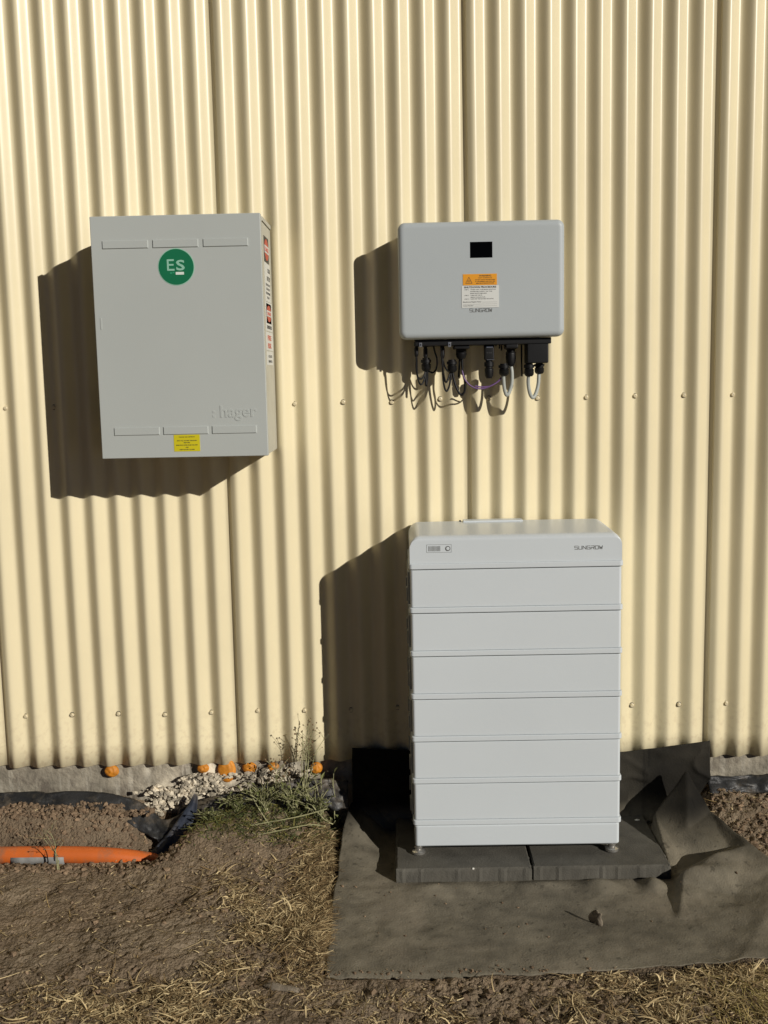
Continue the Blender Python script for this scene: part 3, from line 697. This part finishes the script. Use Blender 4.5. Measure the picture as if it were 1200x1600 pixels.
bars('warning_triangle', M_ink, ol, [(-0.0190, 1.6805, 0.0000, 1.6805, 0.0011), (-0.0190, 1.6805, -0.0095, 1.6985, 0.0011), (0.0000, 1.6805, -0.0095, 1.6985, 0.0011),
     (-0.0125, 1.6835, -0.0125, 1.6885, 0.0009), (-0.0095, 1.6835, -0.0095, 1.6915, 0.0009), (-0.0065, 1.6835, -0.0065, 1.6885, 0.0009)], yl, 0.0003)
for s_, zz_, wd, hh in (('WARNING', 1.6995, 0.036, 0.0048), ('HOT SURFACE', 1.6945, 0.040, 0.0026), ('DO NOT TOUCH THE UNIT WHILE', 1.6890, 0.058, 0.0027), ('IT IS RUNNING AND FOR TEN', 1.6840, 0.058, 0.0027), ('MINUTES AFTER SHUTDOWN', 1.6790, 0.052, 0.0027)):
    text('lettering', s_, M_ink, ol, 0.0380, zz_, yl, width=wd, h=hh, ext=0.0003, align='CENTER', bold=0.015)
wl = box('white_label', M_label, cover, -0.0312, 0.0782, -0.1560, -0.1548, 1.6098, 1.6738, 0)
yl = -0.1560
text('lettering', 'SHUTDOWN PROCEDURE', M_ink, wl, 0.0235, 1.6668, yl, width=0.094, h=0.0050, ext=0.0003, align='CENTER', bold=0.03)
for a, s_, zz_, wd in ((0, 'STEP 1:', 1.6610, 0.013), (1, 'TURN OFF THE MAIN SWITCH', 1.6610, 0.074), (1, 'INVERTER SUPPLY IN THE', 1.6555, 0.064), (1, 'MAIN SWITCHBOARD', 1.6500, 0.048), (0, 'STEP 2:', 1.6445, 0.013), (1, 'TURN OFF THE PV', 1.6445, 0.035), (1, 'ARRAY DC ISOLATOR', 1.6390, 0.044), (0, 'STEP 3:', 1.6340, 0.013), (1, 'TURN OFF THE BATTERY ISOLATOR', 1.6340, 0.068)):
    text('lettering', s_, M_ink, wl, -0.0225 if a == 0 else -0.0055, zz_, yl, width=wd, h=0.0025, ext=0.0003, bold=0.01)
text('lettering', 'Manufacturer/Supplier Name:', M_ink, wl, -0.0275, 1.6255, yl, width=0.054, h=0.0028, ext=0.0003, bold=0.015)
text('lettering', 'Contact Number:', M_ink, wl, -0.0275, 1.6145, yl, width=0.031, h=0.0028, ext=0.0003, bold=0.015)
bars('write_line', M_inkg, wl, [(0.029, 1.6255, 0.073, 1.6255, 0.0004), (-0.026, 1.6200, 0.073, 1.6200, 0.0004), (0.006, 1.6145, 0.073, 1.6145, 0.0004)], yl, 0.0003)
maker_logo('lettering', cover, -0.0080, 0.0600, 1.5975, 1.6070, -0.1549, M_inkg)

def CP(px, py, y=-0.08):
    return Vector((-0.1672+0.00193*(px-650), y, 1.4665-0.001935*(py-560)-0.0000400*(px-650)))
def cable(m, pts, r, ys, name='cable'):
    n = len(pts); P3 = []
    for i, (a, b) in enumerate(pts):
        y = ys[0]+(ys[1]-ys[0])*i/(n-1) if isinstance(ys, tuple) else ys
        P3.append(CP(a, b, y))
    bm = bmesh.new(); tube_pts(bm, spline(P3, 7), r, 10); return fin(bm, name, m, inv, True)
def gland(px, py0, py1, r, y=-0.08, ribs=3, name='cable_gland', parent=None):
    a, b = CP(px, py0, y), CP(px, py1, y); L = a.z-b.z
    bm = bmesh.new()
    pr = [(r*0.75, 0), (r*0.75, -L*0.12), (r*1.05, -L*0.14), (r*1.05, -L*0.36), (r*0.8, -L*0.38), (r*0.8, -L*0.45), (r, -L*0.48)]
    for q in range(ribs): pr += [(r*0.93, -L*(0.50+0.09*q)), (r, -L*(0.54+0.09*q))]
    pr += [(r*0.9, -L*0.88), (r*0.62, -L)]
    lathe(bm, (a.x, y, a.z), pr, 12); return fin(bm, name, M_blk, inv, angle=35)
def cbox(name, m, x0, x1, y0, y1, pxy, dep0, dep1, bev=0.002): pass
# solar connectors
for px, p0, p1, y in ((650.5, 531, 558, -0.095), (665, 531, 561, -0.075), (691.5, 531, 560, -0.095)):
    gland(px, p0, p1, 0.0068, y, 4, 'solar_connector')
gland(666, 559, 580, 0.0150, -0.060)
gland(706.5, 562, 582, 0.0150, -0.075)
gland(721, 531, 561, 0.0165, -0.085)
cb = CP(714, 531); box('junction_block', M_blk, inv, CP(709, 531).x, CP(733, 531).x, -0.12, -0.05, CP(720, 546).z, 1.503, 0.003)
cable(M_cab_b, [(650.5, 557), (650, 575), (652, 588), (657, 592), (662, 588), (665, 578)], 0.0027, (-0.095, -0.062))
cable(M_cab_b, [(651, 557), (651.5, 585), (655, 599), (659, 600), (663, 592), (666, 579)], 0.0027, (-0.09, -0.062))
cable(M_cab_b, [(666, 560), (665, 585), (665.5, 603)], 0.0040, -0.062)
cable(M_cab_b, [(668, 579), (667.5, 592), (666, 604)], 0.0030, -0.062)
cable(M_cab_b, [(676, 532), (679, 548), (683, 562), (682, 575), (677, 582), (670, 580)], 0.0027, (-0.10, -0.062))
cable(M_cab_b, [(691.5, 559), (691.5, 585), (693.5, 603), (697, 611), (701, 605), (704, 592), (705, 581)], 0.0029, (-0.095, -0.075))
cable(M_cab_b, [(689, 540), (690, 563), (693, 585), (696, 597), (700, 592), (704, 581)], 0.0027, (-0.11, -0.075))
cable(M_cab_b, [(692, 562), (695, 573), (700, 580), (705, 581)], 0.0025, (-0.095, -0.075))
cable(M_cab_b, [(707, 581), (710, 596), (715, 610), (721, 617), (726, 610), (726.5, 596), (723, 580), (722, 560)], 0.0038, (-0.075, -0.085))
cable(M_cab_b, [(719, 560), (718, 575), (717, 590)], 0.0030, -0.07)
for px in (656.8, 701.6):
    a = CP(px-2.2, 533); b = CP(px+2.2, 543)
    bk = box('steel_bracket', M_metal, inv, a.x, b.x, -0.131, -0.129, b.z, 1.512, 0.0004)
    disc('bracket_hole', M_blk, bk, (a.x+b.x)/2, (b.z+1.512)/2, 0.0022, -0.1310, 0.0004)
cable(M_cab_p, [(722, 578), (725, 590), (732, 600), (742, 606), (754, 607), (768, 602), (779, 595), (786, 586)], 0.0024, (-0.085, -0.095))
cable(M_cab_p, [(742, 603), (752, 604.5), (763, 604)], 0.0024, -0.075)
# communication dongle
xa, xb_ = CP(756.5, 540).x, CP(771.5, 540).x
dg_ = box('communication_dongle', M_blk, inv, xa, xb_, -0.112, -0.082, CP(764, 563).z, 1.504, 0.004)
box('silver_strip', M_metal, dg_, CP(759.5, 543).x, CP(769.5, 543).x, -0.1126, -0.1119, CP(764, 543.8).z, CP(764, 542).z, 0)
bars('printed_marks', M_inkg, dg_, [(CP(760.5+q*3, 551).x, CP(764, 552).z, CP(760.5+q*3, 551).x, CP(764, 551).z, 0.0012) for q in range(3)], -0.1120, 0.0003)
gland(764, 562, 591, 0.0138, -0.097, 1, 'connector_cap')
box('silver_strip', M_metal, dg_, CP(760, 562).x, CP(772, 562).x, -0.1124, -0.1118, CP(764, 562.6).z, CP(764, 562).z, 0)
gland(799, 531, 572, 0.0160, -0.080, 2)
gland(787, 568, 587, 0.0155, -0.100, 3)
box('junction_block', M_blk, inv, CP(789, 540).x, CP(808, 540).x, -0.125, -0.055, CP(800, 545).z, 1.503, 0.003)
for px, ln in ((783, 548), (780, 545), (775, 541)):
    cable(M_cab_b, [(px, 530), (px+0.7, ln-6), (px, ln)], 0.0022, -0.1)
cable(M_cab_g, [(799, 570), (800.5, 582), (800, 598), (796, 612), (791.5, 617), (788, 608), (786.5, 595), (786, 585)], 0.0056, (-0.080, -0.100))
cable(M_cab_b, [(816.5, 532), (816.5, 560), (817, 588)], 0.0026, -0.07)
bb = box('terminal_cover', M_blk, inv, CP(822, 540).x, CP(855, 540).x, -0.125, -0.045, CP(838, 567.5).z, 1.5195, 0.004)
gland(826, 567, 588, 0.0150, -0.105, 3)
gland(844, 566, 584, 0.0150, -0.075, 3)
cable(M_cab_g, [(825, 586), (825, 600), (828, 615), (833, 621), (838, 614), (842, 600), (843.5, 582)], 0.0056, (-0.105, -0.075))

inv.location.y -= 0.008
# ------------------------------------------------------------------ conduit in the trench
con = thing('conduit', 'orange plastic conduit running out of the soil beside the slab', 'conduit', (-1.3, -0.2, -0.05))
pts = [(-2.3, -0.190, -0.058), (-1.9, -0.185, -0.058), (-1.5, -0.178, -0.059), (-1.30, -0.172, -0.063), (-1.15, -0.162, -0.076), (-1.03, -0.148, -0.102), (-0.93, -0.130, -0.140)]
bm = bmesh.new(); tube_pts(bm, spline(pts, 8), 0.0265, 24); pipe = fin(bm, 'pipe', M_pipe, con, True)
sp = spline(pts, 8); seg = [p for p in sp if -1.475 < p.x < -1.28]
bm = bmesh.new(); tube_pts(bm, [p+Vector((0, -0.0015, -0.004)) for p in seg], 0.0258, 24); fin(bm, 'tape', M_tape, con, True)
q = [p for p in sp if -1.33 < p.x < -1.28][:2]
bm = bmesh.new(); tube_pts(bm, [Vector((-1.330, -0.1730, -0.0624)), Vector((-1.326, -0.1729, -0.0625))], 0.0282, 24); fin(bm, 'cable_tie', M_blk, con, True)

# ------------------------------------------------------------------ black plastic membrane along the slab
def ribbon(name, label, top, bot, rows=14, amp=0.014, seed=0, m=M_memb):
    """sheet hung between an upper and a lower polyline"""
    T_, B_ = spline(top, 12), spline(bot, 12); n = min(len(T_), len(B_)); V = []
    for j in range(rows):
        t = j/(rows-1)
        for i_ in range(n):
            p = T_[i_].lerp(B_[i_], t); d = amp*float(fbm(np.array(p.x*18.), np.array(t*2.5+seed), 3, seed))
            V.append((p.x, p.y-abs(d)-0.3*amp*math.sin(math.pi*t), p.z+0.4*d*(0.3+t)))
    V = np.array(V); i_ = np.arange(rows*n).reshape(rows, n)
    F = np.stack([i_[:-1, :-1], i_[:-1, 1:], i_[1:, 1:], i_[1:, :-1]], -1).reshape(-1, 4)
    o = from_np(name, V, F, m); md = o.modifiers.new('t', 'SOLIDIFY'); md.thickness = 0.0012
    return tag(o, label, 'plastic sheet', 'strips of black plastic along the slab')
ribbon('plastic_membrane', 'black plastic strip along the slab at the left, dipping into the hole',
       [(-2.3, -0.004, 0.080), (-1.7, -0.004, 0.078), (-1.40, -0.006, 0.082), (-1.22, -0.010, 0.076), (-1.10, -0.022, 0.050), (-1.02, -0.045, 0.000), (-0.97, -0.060, 0.012), (-0.93, -0.075, 0.045)],
       [(-2.3, -0.035, 0.020), (-1.7, -0.035, 0.030), (-1.40, -0.050, 0.020), (-1.22, -0.070, 0.010), (-1.10, -0.085, -0.020), (-1.02, -0.105, -0.050), (-0.97, -0.110, -0.055), (-0.94, -0.115, -0.060)], seed=3)
ribbon('plastic_membrane', 'black plastic membrane strip behind the green weeds, rising towards the mat',
       [(-0.96, -0.050, 0.035), (-0.86, -0.045, 0.068), (-0.72, -0.036, 0.098), (-0.60, -0.030, 0.118), (-0.50, -0.026, 0.120), (-0.41, -0.024, 0.110)],
       [(-0.98, -0.100, -0.055), (-0.86, -0.090, 0.010), (-0.72, -0.080, 0.028), (-0.60, -0.075, 0.035), (-0.50, -0.070, 0.038), (-0.41, -0.065, 0.030)], seed=8)
ribbon('plastic_membrane', 'black plastic membrane strip below the concrete at the far right',
       [(0.76, -0.006, 0.100), (0.85, -0.006, 0.100), (1.0, -0.006, 0.103), (1.25, -0.006, 0.100), (1.7, -0.006, 0.1)],
       [(0.76, -0.045, 0.055), (0.85, -0.045, 0.056), (1.0, -0.045, 0.054), (1.25, -0.05, 0.05), (1.7, -0.05, 0.05)], seed=5)
ribbon('plastic_flap', 'loose blue-black plastic flap sticking up out of the hole beside the conduit',
       [(-0.905, -0.070, 0.092), (-0.935, -0.085, 0.045), (-0.985, -0.105, -0.020), (-1.045, -0.135, -0.080)],
       [(-0.893, -0.078, 0.085), (-0.900, -0.095, 0.030), (-0.930, -0.120, -0.035), (-0.975, -0.150, -0.085)], rows=8, amp=0.006, seed=6, m=mat('blue_black_plastic', (0.035, 0.042, 0.06), 0.45, var=0.4, scale=30, bump=0.002, bscale=60, dark=(0.14, 0.12, 0.10), dscale=18, damt=0.6))

# ------------------------------------------------------------------ straw, clods, weeds
def straw_density(x, y):
    A = ss(-0.90, -0.70, x+0.10*vn(x*4, y*4, 301))*ss(-0.425, -0.45, x)*ss(-0.10, -0.22, y)*ss(-0.98, -0.86, y)
    B = ss(-1.22, -0.98, x+0.08*vn(x*5, y*5, 303))*ss(-0.42, -0.70, x)*ss(-0.82, -0.93, y+0.05*vn(x*6, y*6, 305))
    C_ = ss(-0.02, 0.26, x+0.08*vn(x*5, y*5, 307))*ss(-0.82, -0.86, y)
    D_ = 0.30*ss(-0.90, -1.0, y)
    cl = 0.10+0.90*ss(-0.25, 0.30, fbm(x*13, y*13, 3, 191, 0.6)); big = 0.25+0.75*ss(-0.45, 0.1, fbm(x*5, y*5, 2, 195))
    d = 0.022+np.maximum(np.maximum(A*big, B), np.maximum(C_*(0.4+0.6*big), D_))*cl
    return np.where((x > 0.62) & (y > -0.80), 0.05, d)
def blades(name, label, n, seed, m, dens, lenr, wr, lift, tints, xr=(-1.75, 1.3), yr=(-1.45, -0.05), curl=0.7, keep=None, ang=None):
    r = np.random.RandomState(seed)
    X = r.uniform(xr[0], xr[1], n*14); Y = r.uniform(yr[0], yr[1], n*14)
    k = r.rand(len(X)) < np.clip(dens(X, Y), 0, 1)*0.75
    im = (in_mat(X, Y) > 0.3) & (Y > fy(X)); k &= ~im
    X, Y = X[k][:n], Y[k][:n]; n = len(X)
    L = lenr[0]+(lenr[1]-lenr[0])*r.rand(n)**2; W = r.uniform(wr[0], wr[1], n)
    a = r.uniform(0, 2*np.pi, n) if ang is None else ang(X, Y, r)
    S = 5; curv = r.randn(n)*curl; el = np.abs(r.randn(n))*lift; arch = r.uniform(0.2, 1.0, n)
    pts = []; px, py = X.copy(), Y.copy(); z0 = ground(X, Y)+r.uniform(0.0, 0.007, n)
    for s in range(S):
        t = s/(S-1); aa = a+curv*t
        if s: px = px+np.cos(aa)*L/(S-1)*np.cos(el); py = py+np.sin(aa)*L/(S-1)*np.cos(el)
        zg = ground(px, np.minimum(py, -0.02)) if s in (2, 4) else None
        z = z0+L*np.sin(el)*t*arch*(1.35-0.7*t)
        if zg is not None: z = np.maximum(z, zg+0.001)
        pts.append((px.copy(), np.minimum(py, -0.02), z, aa))
    V = np.zeros((n, S, 2, 3)); tw = r.uniform(-0.6, 0.6, n)
    for s, (x, y, z, aa) in enumerate(pts):
        t = s/(S-1); ww = W*(1-0.75*t**1.5)*0.5
        nx, ny = -np.sin(aa), np.cos(aa)
        for q, sg in ((0, 1), (1, -1)):
            V[:, s, q, 0] = x+nx*ww*sg*np.cos(tw); V[:, s, q, 1] = y+ny*ww*sg*np.cos(tw); V[:, s, q, 2] = z+ww*sg*np.sin(tw)
    idx = np.arange(n*S*2).reshape(n, S, 2)
    F = np.stack([idx[:, :-1, 0], idx[:, 1:, 0], idx[:, 1:, 1], idx[:, :-1, 1]], -1).reshape(-1, 4)
    tt_ = np.array(tints); ci = r.randint(0, len(tt_), n); tint = tt_[ci]*r.uniform(0.6, 1.15, (n, 1)); tint = np.repeat(tint, S*2, 0)
    o = from_np(name, V.reshape(-1, 3), F, m, None, False, tint)
    return tag(o, label, 'dry grass' if 'dry' in name else 'weeds', kind='stuff')
TN = [(1.15, 1.12, 1.0), (0.85, 0.78, 0.66), (0.55, 0.46, 0.36), (1.3, 1.25, 1.1), (0.36, 0.30, 0.22), (0.24, 0.19, 0.14), (0.3, 0.24, 0.17)]
blades('dry_grass', 'short broken bits of straw and chaff littering the soil', 60000, 11, M_straw, straw_density, (0.004, 0.022), (0.0010, 0.0034), 0.30, TN, xr=(-1.75, 1.3), yr=(-1.45, -0.05), curl=0.5)
blades('dry_grass', 'trampled dry straw and dead grass blades in matted patches', 15000, 16, M_straw, lambda x, y: np.clip(straw_density(x, y)-0.02, 0, 1)**1.5, (0.015, 0.075), (0.0012, 0.0050), 0.30, TN[:5], xr=(-1.75, 1.3), yr=(-1.45, -0.05), curl=0.9)
blades('dry_grass', 'long pale straw stalks lying over the trampled grass', 420, 12, M_straw, lambda x, y: 0.15+straw_density(x, y), (0.04, 0.13), (0.0016, 0.0034), 0.10,
       [(1.25, 1.2, 1.05), (1.0, 0.95, 0.8), (0.8, 0.7, 0.5)], curl=0.35)
# dense tufts beside the mat's left edge and in the bottom right corner, combed one way
blades('dry_grass', 'thick dead grass leaning against the left edge of the weed mat', 7000, 13, M_straw,
       lambda x, y: ss(-0.60, -0.47, x)*ss(-0.40, -0.435, x)*ss(-0.08, -0.2, y)*ss(-0.95, -0.7, y), (0.015, 0.055), (0.0014, 0.0034), 0.40,
       [(0.9, 0.82, 0.68), (0.6, 0.5, 0.38), (0.42, 0.34, 0.25), (1.1, 1.05, 0.9), (0.25, 0.2, 0.15)], xr=(-0.66, -0.42), ang=lambda X, Y, r: r.normal(0.35, 0.9, len(X)))
blades('dry_grass', 'matted grass hanging over the bank at the lower right corner', 3500, 14, M_straw,
       lambda x, y: ss(0.38, 0.55, x)*ss(-0.82, -0.86, y), (0.05, 0.14), (0.0012, 0.0026), 0.25,
       [(0.9, 0.85, 0.55), (0.75, 0.75, 0.42), (0.5, 0.42, 0.28), (1.1, 1.05, 0.75)], xr=(0.3, 1.1), yr=(-1.5, -0.80), ang=lambda X, Y, r: r.normal(-1.6, 0.4, len(X)))
r = np.random.RandomState(8)
X = np.concatenate([r.uniform(-1.8, 1.4, 5200), r.uniform(0.66, 1.35, 3200), r.uniform(-1.5, -0.9, 900)]); Y = np.concatenate([r.uniform(-1.6, -0.03, 5200), r.uniform(-0.9, -0.03, 3200), r.uniform(-0.30, -0.05, 900)])
k = ~((in_mat(X, Y) > 0.2) & (Y > fy(X)-0.004)) & (r.rand(len(X)) < np.where((X > 0.6) | ((X < -0.9) & (Y > -0.3)), 1, np.where((X < -0.75) & (Y > -0.85), 0.25, 0.7)))
X, Y = X[k], Y[k]; Z = ground(X, Y)
Xm = np.concatenate([r.uniform(-0.43, 1.0, 60), r.uniform(-0.43, 0.9, 200)]); Ym = np.concatenate([r.uniform(-0.86, -0.42, 60), -0.872+np.abs(r.normal(0, 0.010, 200))])
Xs = r.uniform(-1.75, -1.05, 900); Ys = r.uniform(-0.085, -0.03, 900); X = np.concatenate([X, Xs]); Y = np.concatenate([Y, Ys]); Z = np.concatenate([Z, np.maximum(ground(Xs, Ys), 0.016+0.012*fbm(Xs*9, Xs*0, 3, 5))+0.002])
km = (Ym > fy(Xm)+0.002) & (in_mat(Xm, Ym) > 0.5); Xm, Ym = Xm[km], Ym[km]
X = np.concatenate([X, Xm]); Y = np.concatenate([Y, Ym]); Z = np.concatenate([Z, mat_h(Xm, Ym)+0.002]); SC = np.concatenate([np.ones(len(X)-len(Xm)), np.full(len(Xm), 0.5)])
blobs('soil_clods', list(zip(X, Y, Z+0.001, SC)), M_clod, (0.0015, 0.011), 0.7, lambda q: np.array([1, .95, .9])*q.uniform(.55, 1.25), 21, 1, 'loose brown clods and crumbs of soil on the ground')

def weed(name, label, base, n_stem, h, spread, leaf, seed, m_leaf=M_leaf, seeds=False, lean=(0, 0), group=None, leaf_n=7):
    rr = random.Random(seed); root = thing(name, label, 'weed', base, group)
    bs = bmesh.new(); V, F, T_ = [], [], []; seedpts = []
    for s in range(n_stem):
        a = rr.uniform(0, 2*math.pi); hh = h*rr.uniform(0.55, 1.0); out = spread*rr.uniform(0.2, 1.0)
        p0 = Vector(base)+Vector((rr.uniform(-.01, .01), rr.uniform(-.01, .01), 0))
        dx, dy = math.cos(a)*out+lean[0], math.sin(a)*out*0.6+lean[1]
        pts_ = [p0+Vector((dx*t*t, dy*t*t, hh*t*(1-0.18*t))) + Vector((rr.uniform(-.004, .004), rr.uniform(-.004, .004), 0)) for t in (0, .25, .5, .75, 1)]
        for p in pts_: p.y = min(p.y, -0.022)
        sp_ = spline(pts_, 4); tube_pts(bs, sp_, [0.0017*(1-0.6*i/len(sp_)) for i in range(len(sp_))], 5)
        if seeds:
            for q in range(rr.randint(4, 7)):
                k_ = rr.randint(len(sp_)//2, len(sp_)-1); b0 = sp_[k_]; b1 = b0+Vector((rr.uniform(-.035, .035), rr.uniform(-.02, .01), rr.uniform(.01, .045)))
                b1.y = min(b1.y, -0.022)
                tube_pts(bs, [b0, (b0+b1)/2+Vector((rr.uniform(-.004, .004), 0, 0.003)), b1], 0.0005, 4); seedpts.append(b1)
            seedpts.append(sp_[-1])
        for q in range(leaf_n):
            k_ = rr.randint(1, len(sp_)-1); b0 = sp_[k_]; a2 = rr.uniform(0, 6.28); Lf = leaf*rr.uniform(0.5, 1.2); e = rr.uniform(-0.4, 0.9)
            d = Vector((math.cos(a2)*math.cos(e), math.sin(a2)*math.cos(e), math.sin(e))); sd = d.cross(Vector((rr.uniform(-.3, .3), rr.uniform(-.3, .3), 1))).normalized()*Lf*rr.uniform(.14, .26)
            o = len(V); pp = [b0, b0+d*Lf*.45+sd, b0+d*Lf-Vector((0, 0, Lf*.2)), b0+d*Lf*.45-sd]
            for p in pp:
                p.y = min(p.y, -0.021); V.append(p[:])
            F.append((o, o+1, o+2, o+3)); t = rr.uniform(.6, 1.5); T_ += [(t, t*rr.uniform(.9, 1.05), t*.9)]*4
    fin(bs, 'stem', M_stem, root, True)
    if V: from_np('foliage', np.array(V), F, m_leaf, root, False, np.array(T_))
    if seedpts:
        b = bmesh.new()
        for p in seedpts:
            s = rr.uniform(.0018, .0036); bmesh.ops.create_icosphere(b, subdivisions=1, radius=s, matrix=Matrix.Translation(p))
        tag(fin(b, 'seed_heads', M_seed, root, True), kind='stuff')
    return root
GW = 'weeds growing along the slab'
def gz(x, y): return float(ground(np.array(x), np.array(y)))
weed('tall_weed', 'tallest thin dry weed with tiny seed heads, against the cream wall', (-0.548, -0.060, gz(-0.548, -0.06)), 8, 0.35, 0.050, 0.012, 5, seeds=True, lean=(0.02, 0.01), group=GW, leaf_n=3)
weed('tall_weed', 'short thin weed with seed heads, left of the tallest one', (-0.640, -0.060, gz(-0.64, -0.06)), 6, 0.19, 0.05, 0.012, 6, seeds=True, group=GW, leaf_n=3)
weed('leafy_weed', 'upright leafy weed in the shadow beside the weed mat', (-0.446, -0.050, gz(-0.446, -0.05)), 3, 0.31, 0.018, 0.030, 7, group=GW, leaf_n=7, lean=(-0.01, 0))
weed('leafy_weed', 'leafy weed with broad leaves at the shadow edge of the wall', (-0.495, -0.060, gz(-0.495, -0.06)), 4, 0.22, 0.035, 0.034, 17, group=GW, leaf_n=6)
bush = [(-0.585, -0.105, 0.140, .095, 'tangled green weed clump below the tallest seed weed'), (-0.505, -0.120, 0.125, .085, 'green weed clump nearest the weed mat'), (-0.675, -0.110, 0.115, .095, 'green weed clump in front of the black plastic, below the short seed weed'),
        (-0.765, -0.105, 0.065, .07, 'low green weed clump nearest the plastic flap'), (-0.845, -0.125, 0.045, .055, 'lowest green tuft on the edge of the hole')]
for i_, (x, y, h, sp_, lb) in enumerate(bush):
    weed('green_weed', lb, (x, y, gz(x, y)), 34, h, sp_, 0.019, 30+i_, group=GW, leaf_n=9)
# arching bent stalks over the green clumps
for i_, (p, lb) in enumerate([([(-0.82, -0.17, 0.0), (-0.70, -0.18, 0.03), (-0.56, -0.18, 0.055), (-0.47, -0.17, 0.075)], 'long pale bent stalk, the upper one lying over the green weeds'),
                         ([(-0.78, -0.20, -0.01), (-0.66, -0.21, 0.015), (-0.53, -0.21, 0.04), (-0.475, -0.20, 0.03)], 'long pale bent stalk, the lower one lying over the green weeds'),
                         ([(-0.72, -0.11, 0.12), (-0.70, -0.13, 0.08), (-0.66, -0.16, 0.03), (-0.63, -0.17, 0.0)], 'pale stalk drooping down the left side of the green weeds'),
                         ([(-0.545, -0.10, 0.12), (-0.52, -0.13, 0.07), (-0.48, -0.15, 0.03), (-0.455, -0.15, 0.015)], 'pale stalk drooping down the right side of the green weeds')]):
    bm = bmesh.new(); tube_pts(bm, spline(p, 8), 0.0019, 6)
    rr = random.Random(i_)
    spq = spline(p, 8)
    for q in spq[4::2]:
        tube_pts(bm, [q, q+Vector((rr.uniform(-.02, .02), rr.uniform(-.02, .0), rr.uniform(.005, .025)))], 0.0009, 4)
    tag(fin(bm, 'bent_stalk', M_straw_pl if False else M_stem, None, True), lb, 'stalk', 'bent stalks over the weeds')
weed('dry_weed', 'single pale dry weed stalk standing in front of the orange conduit', (-1.300, -0.255, gz(-1.30, -0.255)), 3, 0.15, 0.02, 0.014, 77, seeds=True, group=None, leaf_n=3, lean=(-0.02, 0))
blades('green_weeds', 'short green grass and creeping weeds between the plastic strip and the straw', 2600, 15, M_leaf,
       lambda x, y: ss(-0.95, -0.80, x)*ss(-0.42, -0.47, x)*ss(-0.26, -0.17, y), (0.012, 0.05), (0.0018, 0.0042), 0.5,
       [(1, 1, 1), (1.5, 1.35, 1.0), (0.8, 0.9, 0.8), (1.9, 1.6, 1.1)], xr=(-1.0, -0.42), yr=(-0.28, -0.06))
# single things on the ground
def curled(name, label, x, y, z, w_, h_, rot):
    bm = bmesh.new(); n = 10; g = []
    for j in range(7):
        row = []
        for i2 in range(n):
            u = i2/(n-1)-.5; v = j/6
            wd = w_*(0.55+0.9*math.sin(math.pi*(0.15+0.75*v)))*(1-0.35*v)
            q = (u+0.5)
            p = Vector((-0.52*q*wd, 0.80*q*wd, v*h_+0.003*math.sin(u*8+v*5))) if q > 0.25 else Vector((-0.13*wd+(0.25-q)*wd*0.9, 0.20*wd-(0.25-q)*wd*0.3, v*h_*0.95))
            p.x += 0.002*math.sin(v*7+q*3)
            row.append(bm.verts.new(Matrix.Rotation(rot, 4, 'Z')@p+Vector((x, y, z))))
        g.append(row)
    for j in range(6):
        for i2 in range(n-1): bm.faces.new((g[j][i2], g[j][i2+1], g[j+1][i2+1], g[j+1][i2]))
    o = fin(bm, name, M_bark, None, True); md = o.modifiers.new('t', 'SOLIDIFY'); md.thickness = 0.002
    return tag(o, label, 'bark')
curled('bark_piece', 'small curled piece of bark standing on the weed mat', 0.292, -0.665, -0.062, 0.040, 0.040, R_(0))
def chip(x, y, z, rx, ry, rz, rot, label, m, name, cat):
    bm = bmesh.new(); bmesh.ops.create_icosphere(bm, subdivisions=3, radius=1)
    for v in bm.verts:
        k = 1+0.15*math.sin(v.co.x*6+x*40)+0.1*math.cos(v.co.y*9+y*30)
        p = Vector((v.co.x*rx*k, v.co.y*ry*k, v.co.z*rz*k)); v.co = Matrix.Rotation(rot, 4, 'Z')@p+Vector((x, y, z))
    return tag(fin(bm, name, m, None, True), label, cat)
chip(0.520, -0.075, PT+0.0015, 0.0072, 0.0050, 0.0022, 0, 'small white pebble on the back of the right-hand paver', M_peb, 'pebble', 'pebble')
chip(-0.030, -0.392, PT-0.002, 0.0035, 0.0028, 0.0028, 0, 'tiny pale chip standing in for a glint on the front edge of the left-hand paver', M_peb, 'pebble', 'pebble')  # a small silver glint, painted as a pale chip
chip(0.135, -0.98, gz(0.135, -0.98)+0.004, 0.006, 0.030, 0.006, 0.1, 'short stick lying below the middle of the weed mat, pointing at the camera', M_bark, 'stick', 'stick')
chip(0.30, -1.04, gz(0.30, -1.04)+0.006, 0.008, 0.034, 0.007, 0.15, 'thick stub of wood at the bottom edge, right of centre', M_bark, 'stick', 'stick')
chip(-0.54, -0.94, gz(-0.54, -0.94)+0.004, 0.050, 0.011, 0.008, -0.3, 'longest brown stick, in the straw left of the mat corner', M_bark, 'stick', 'stick')
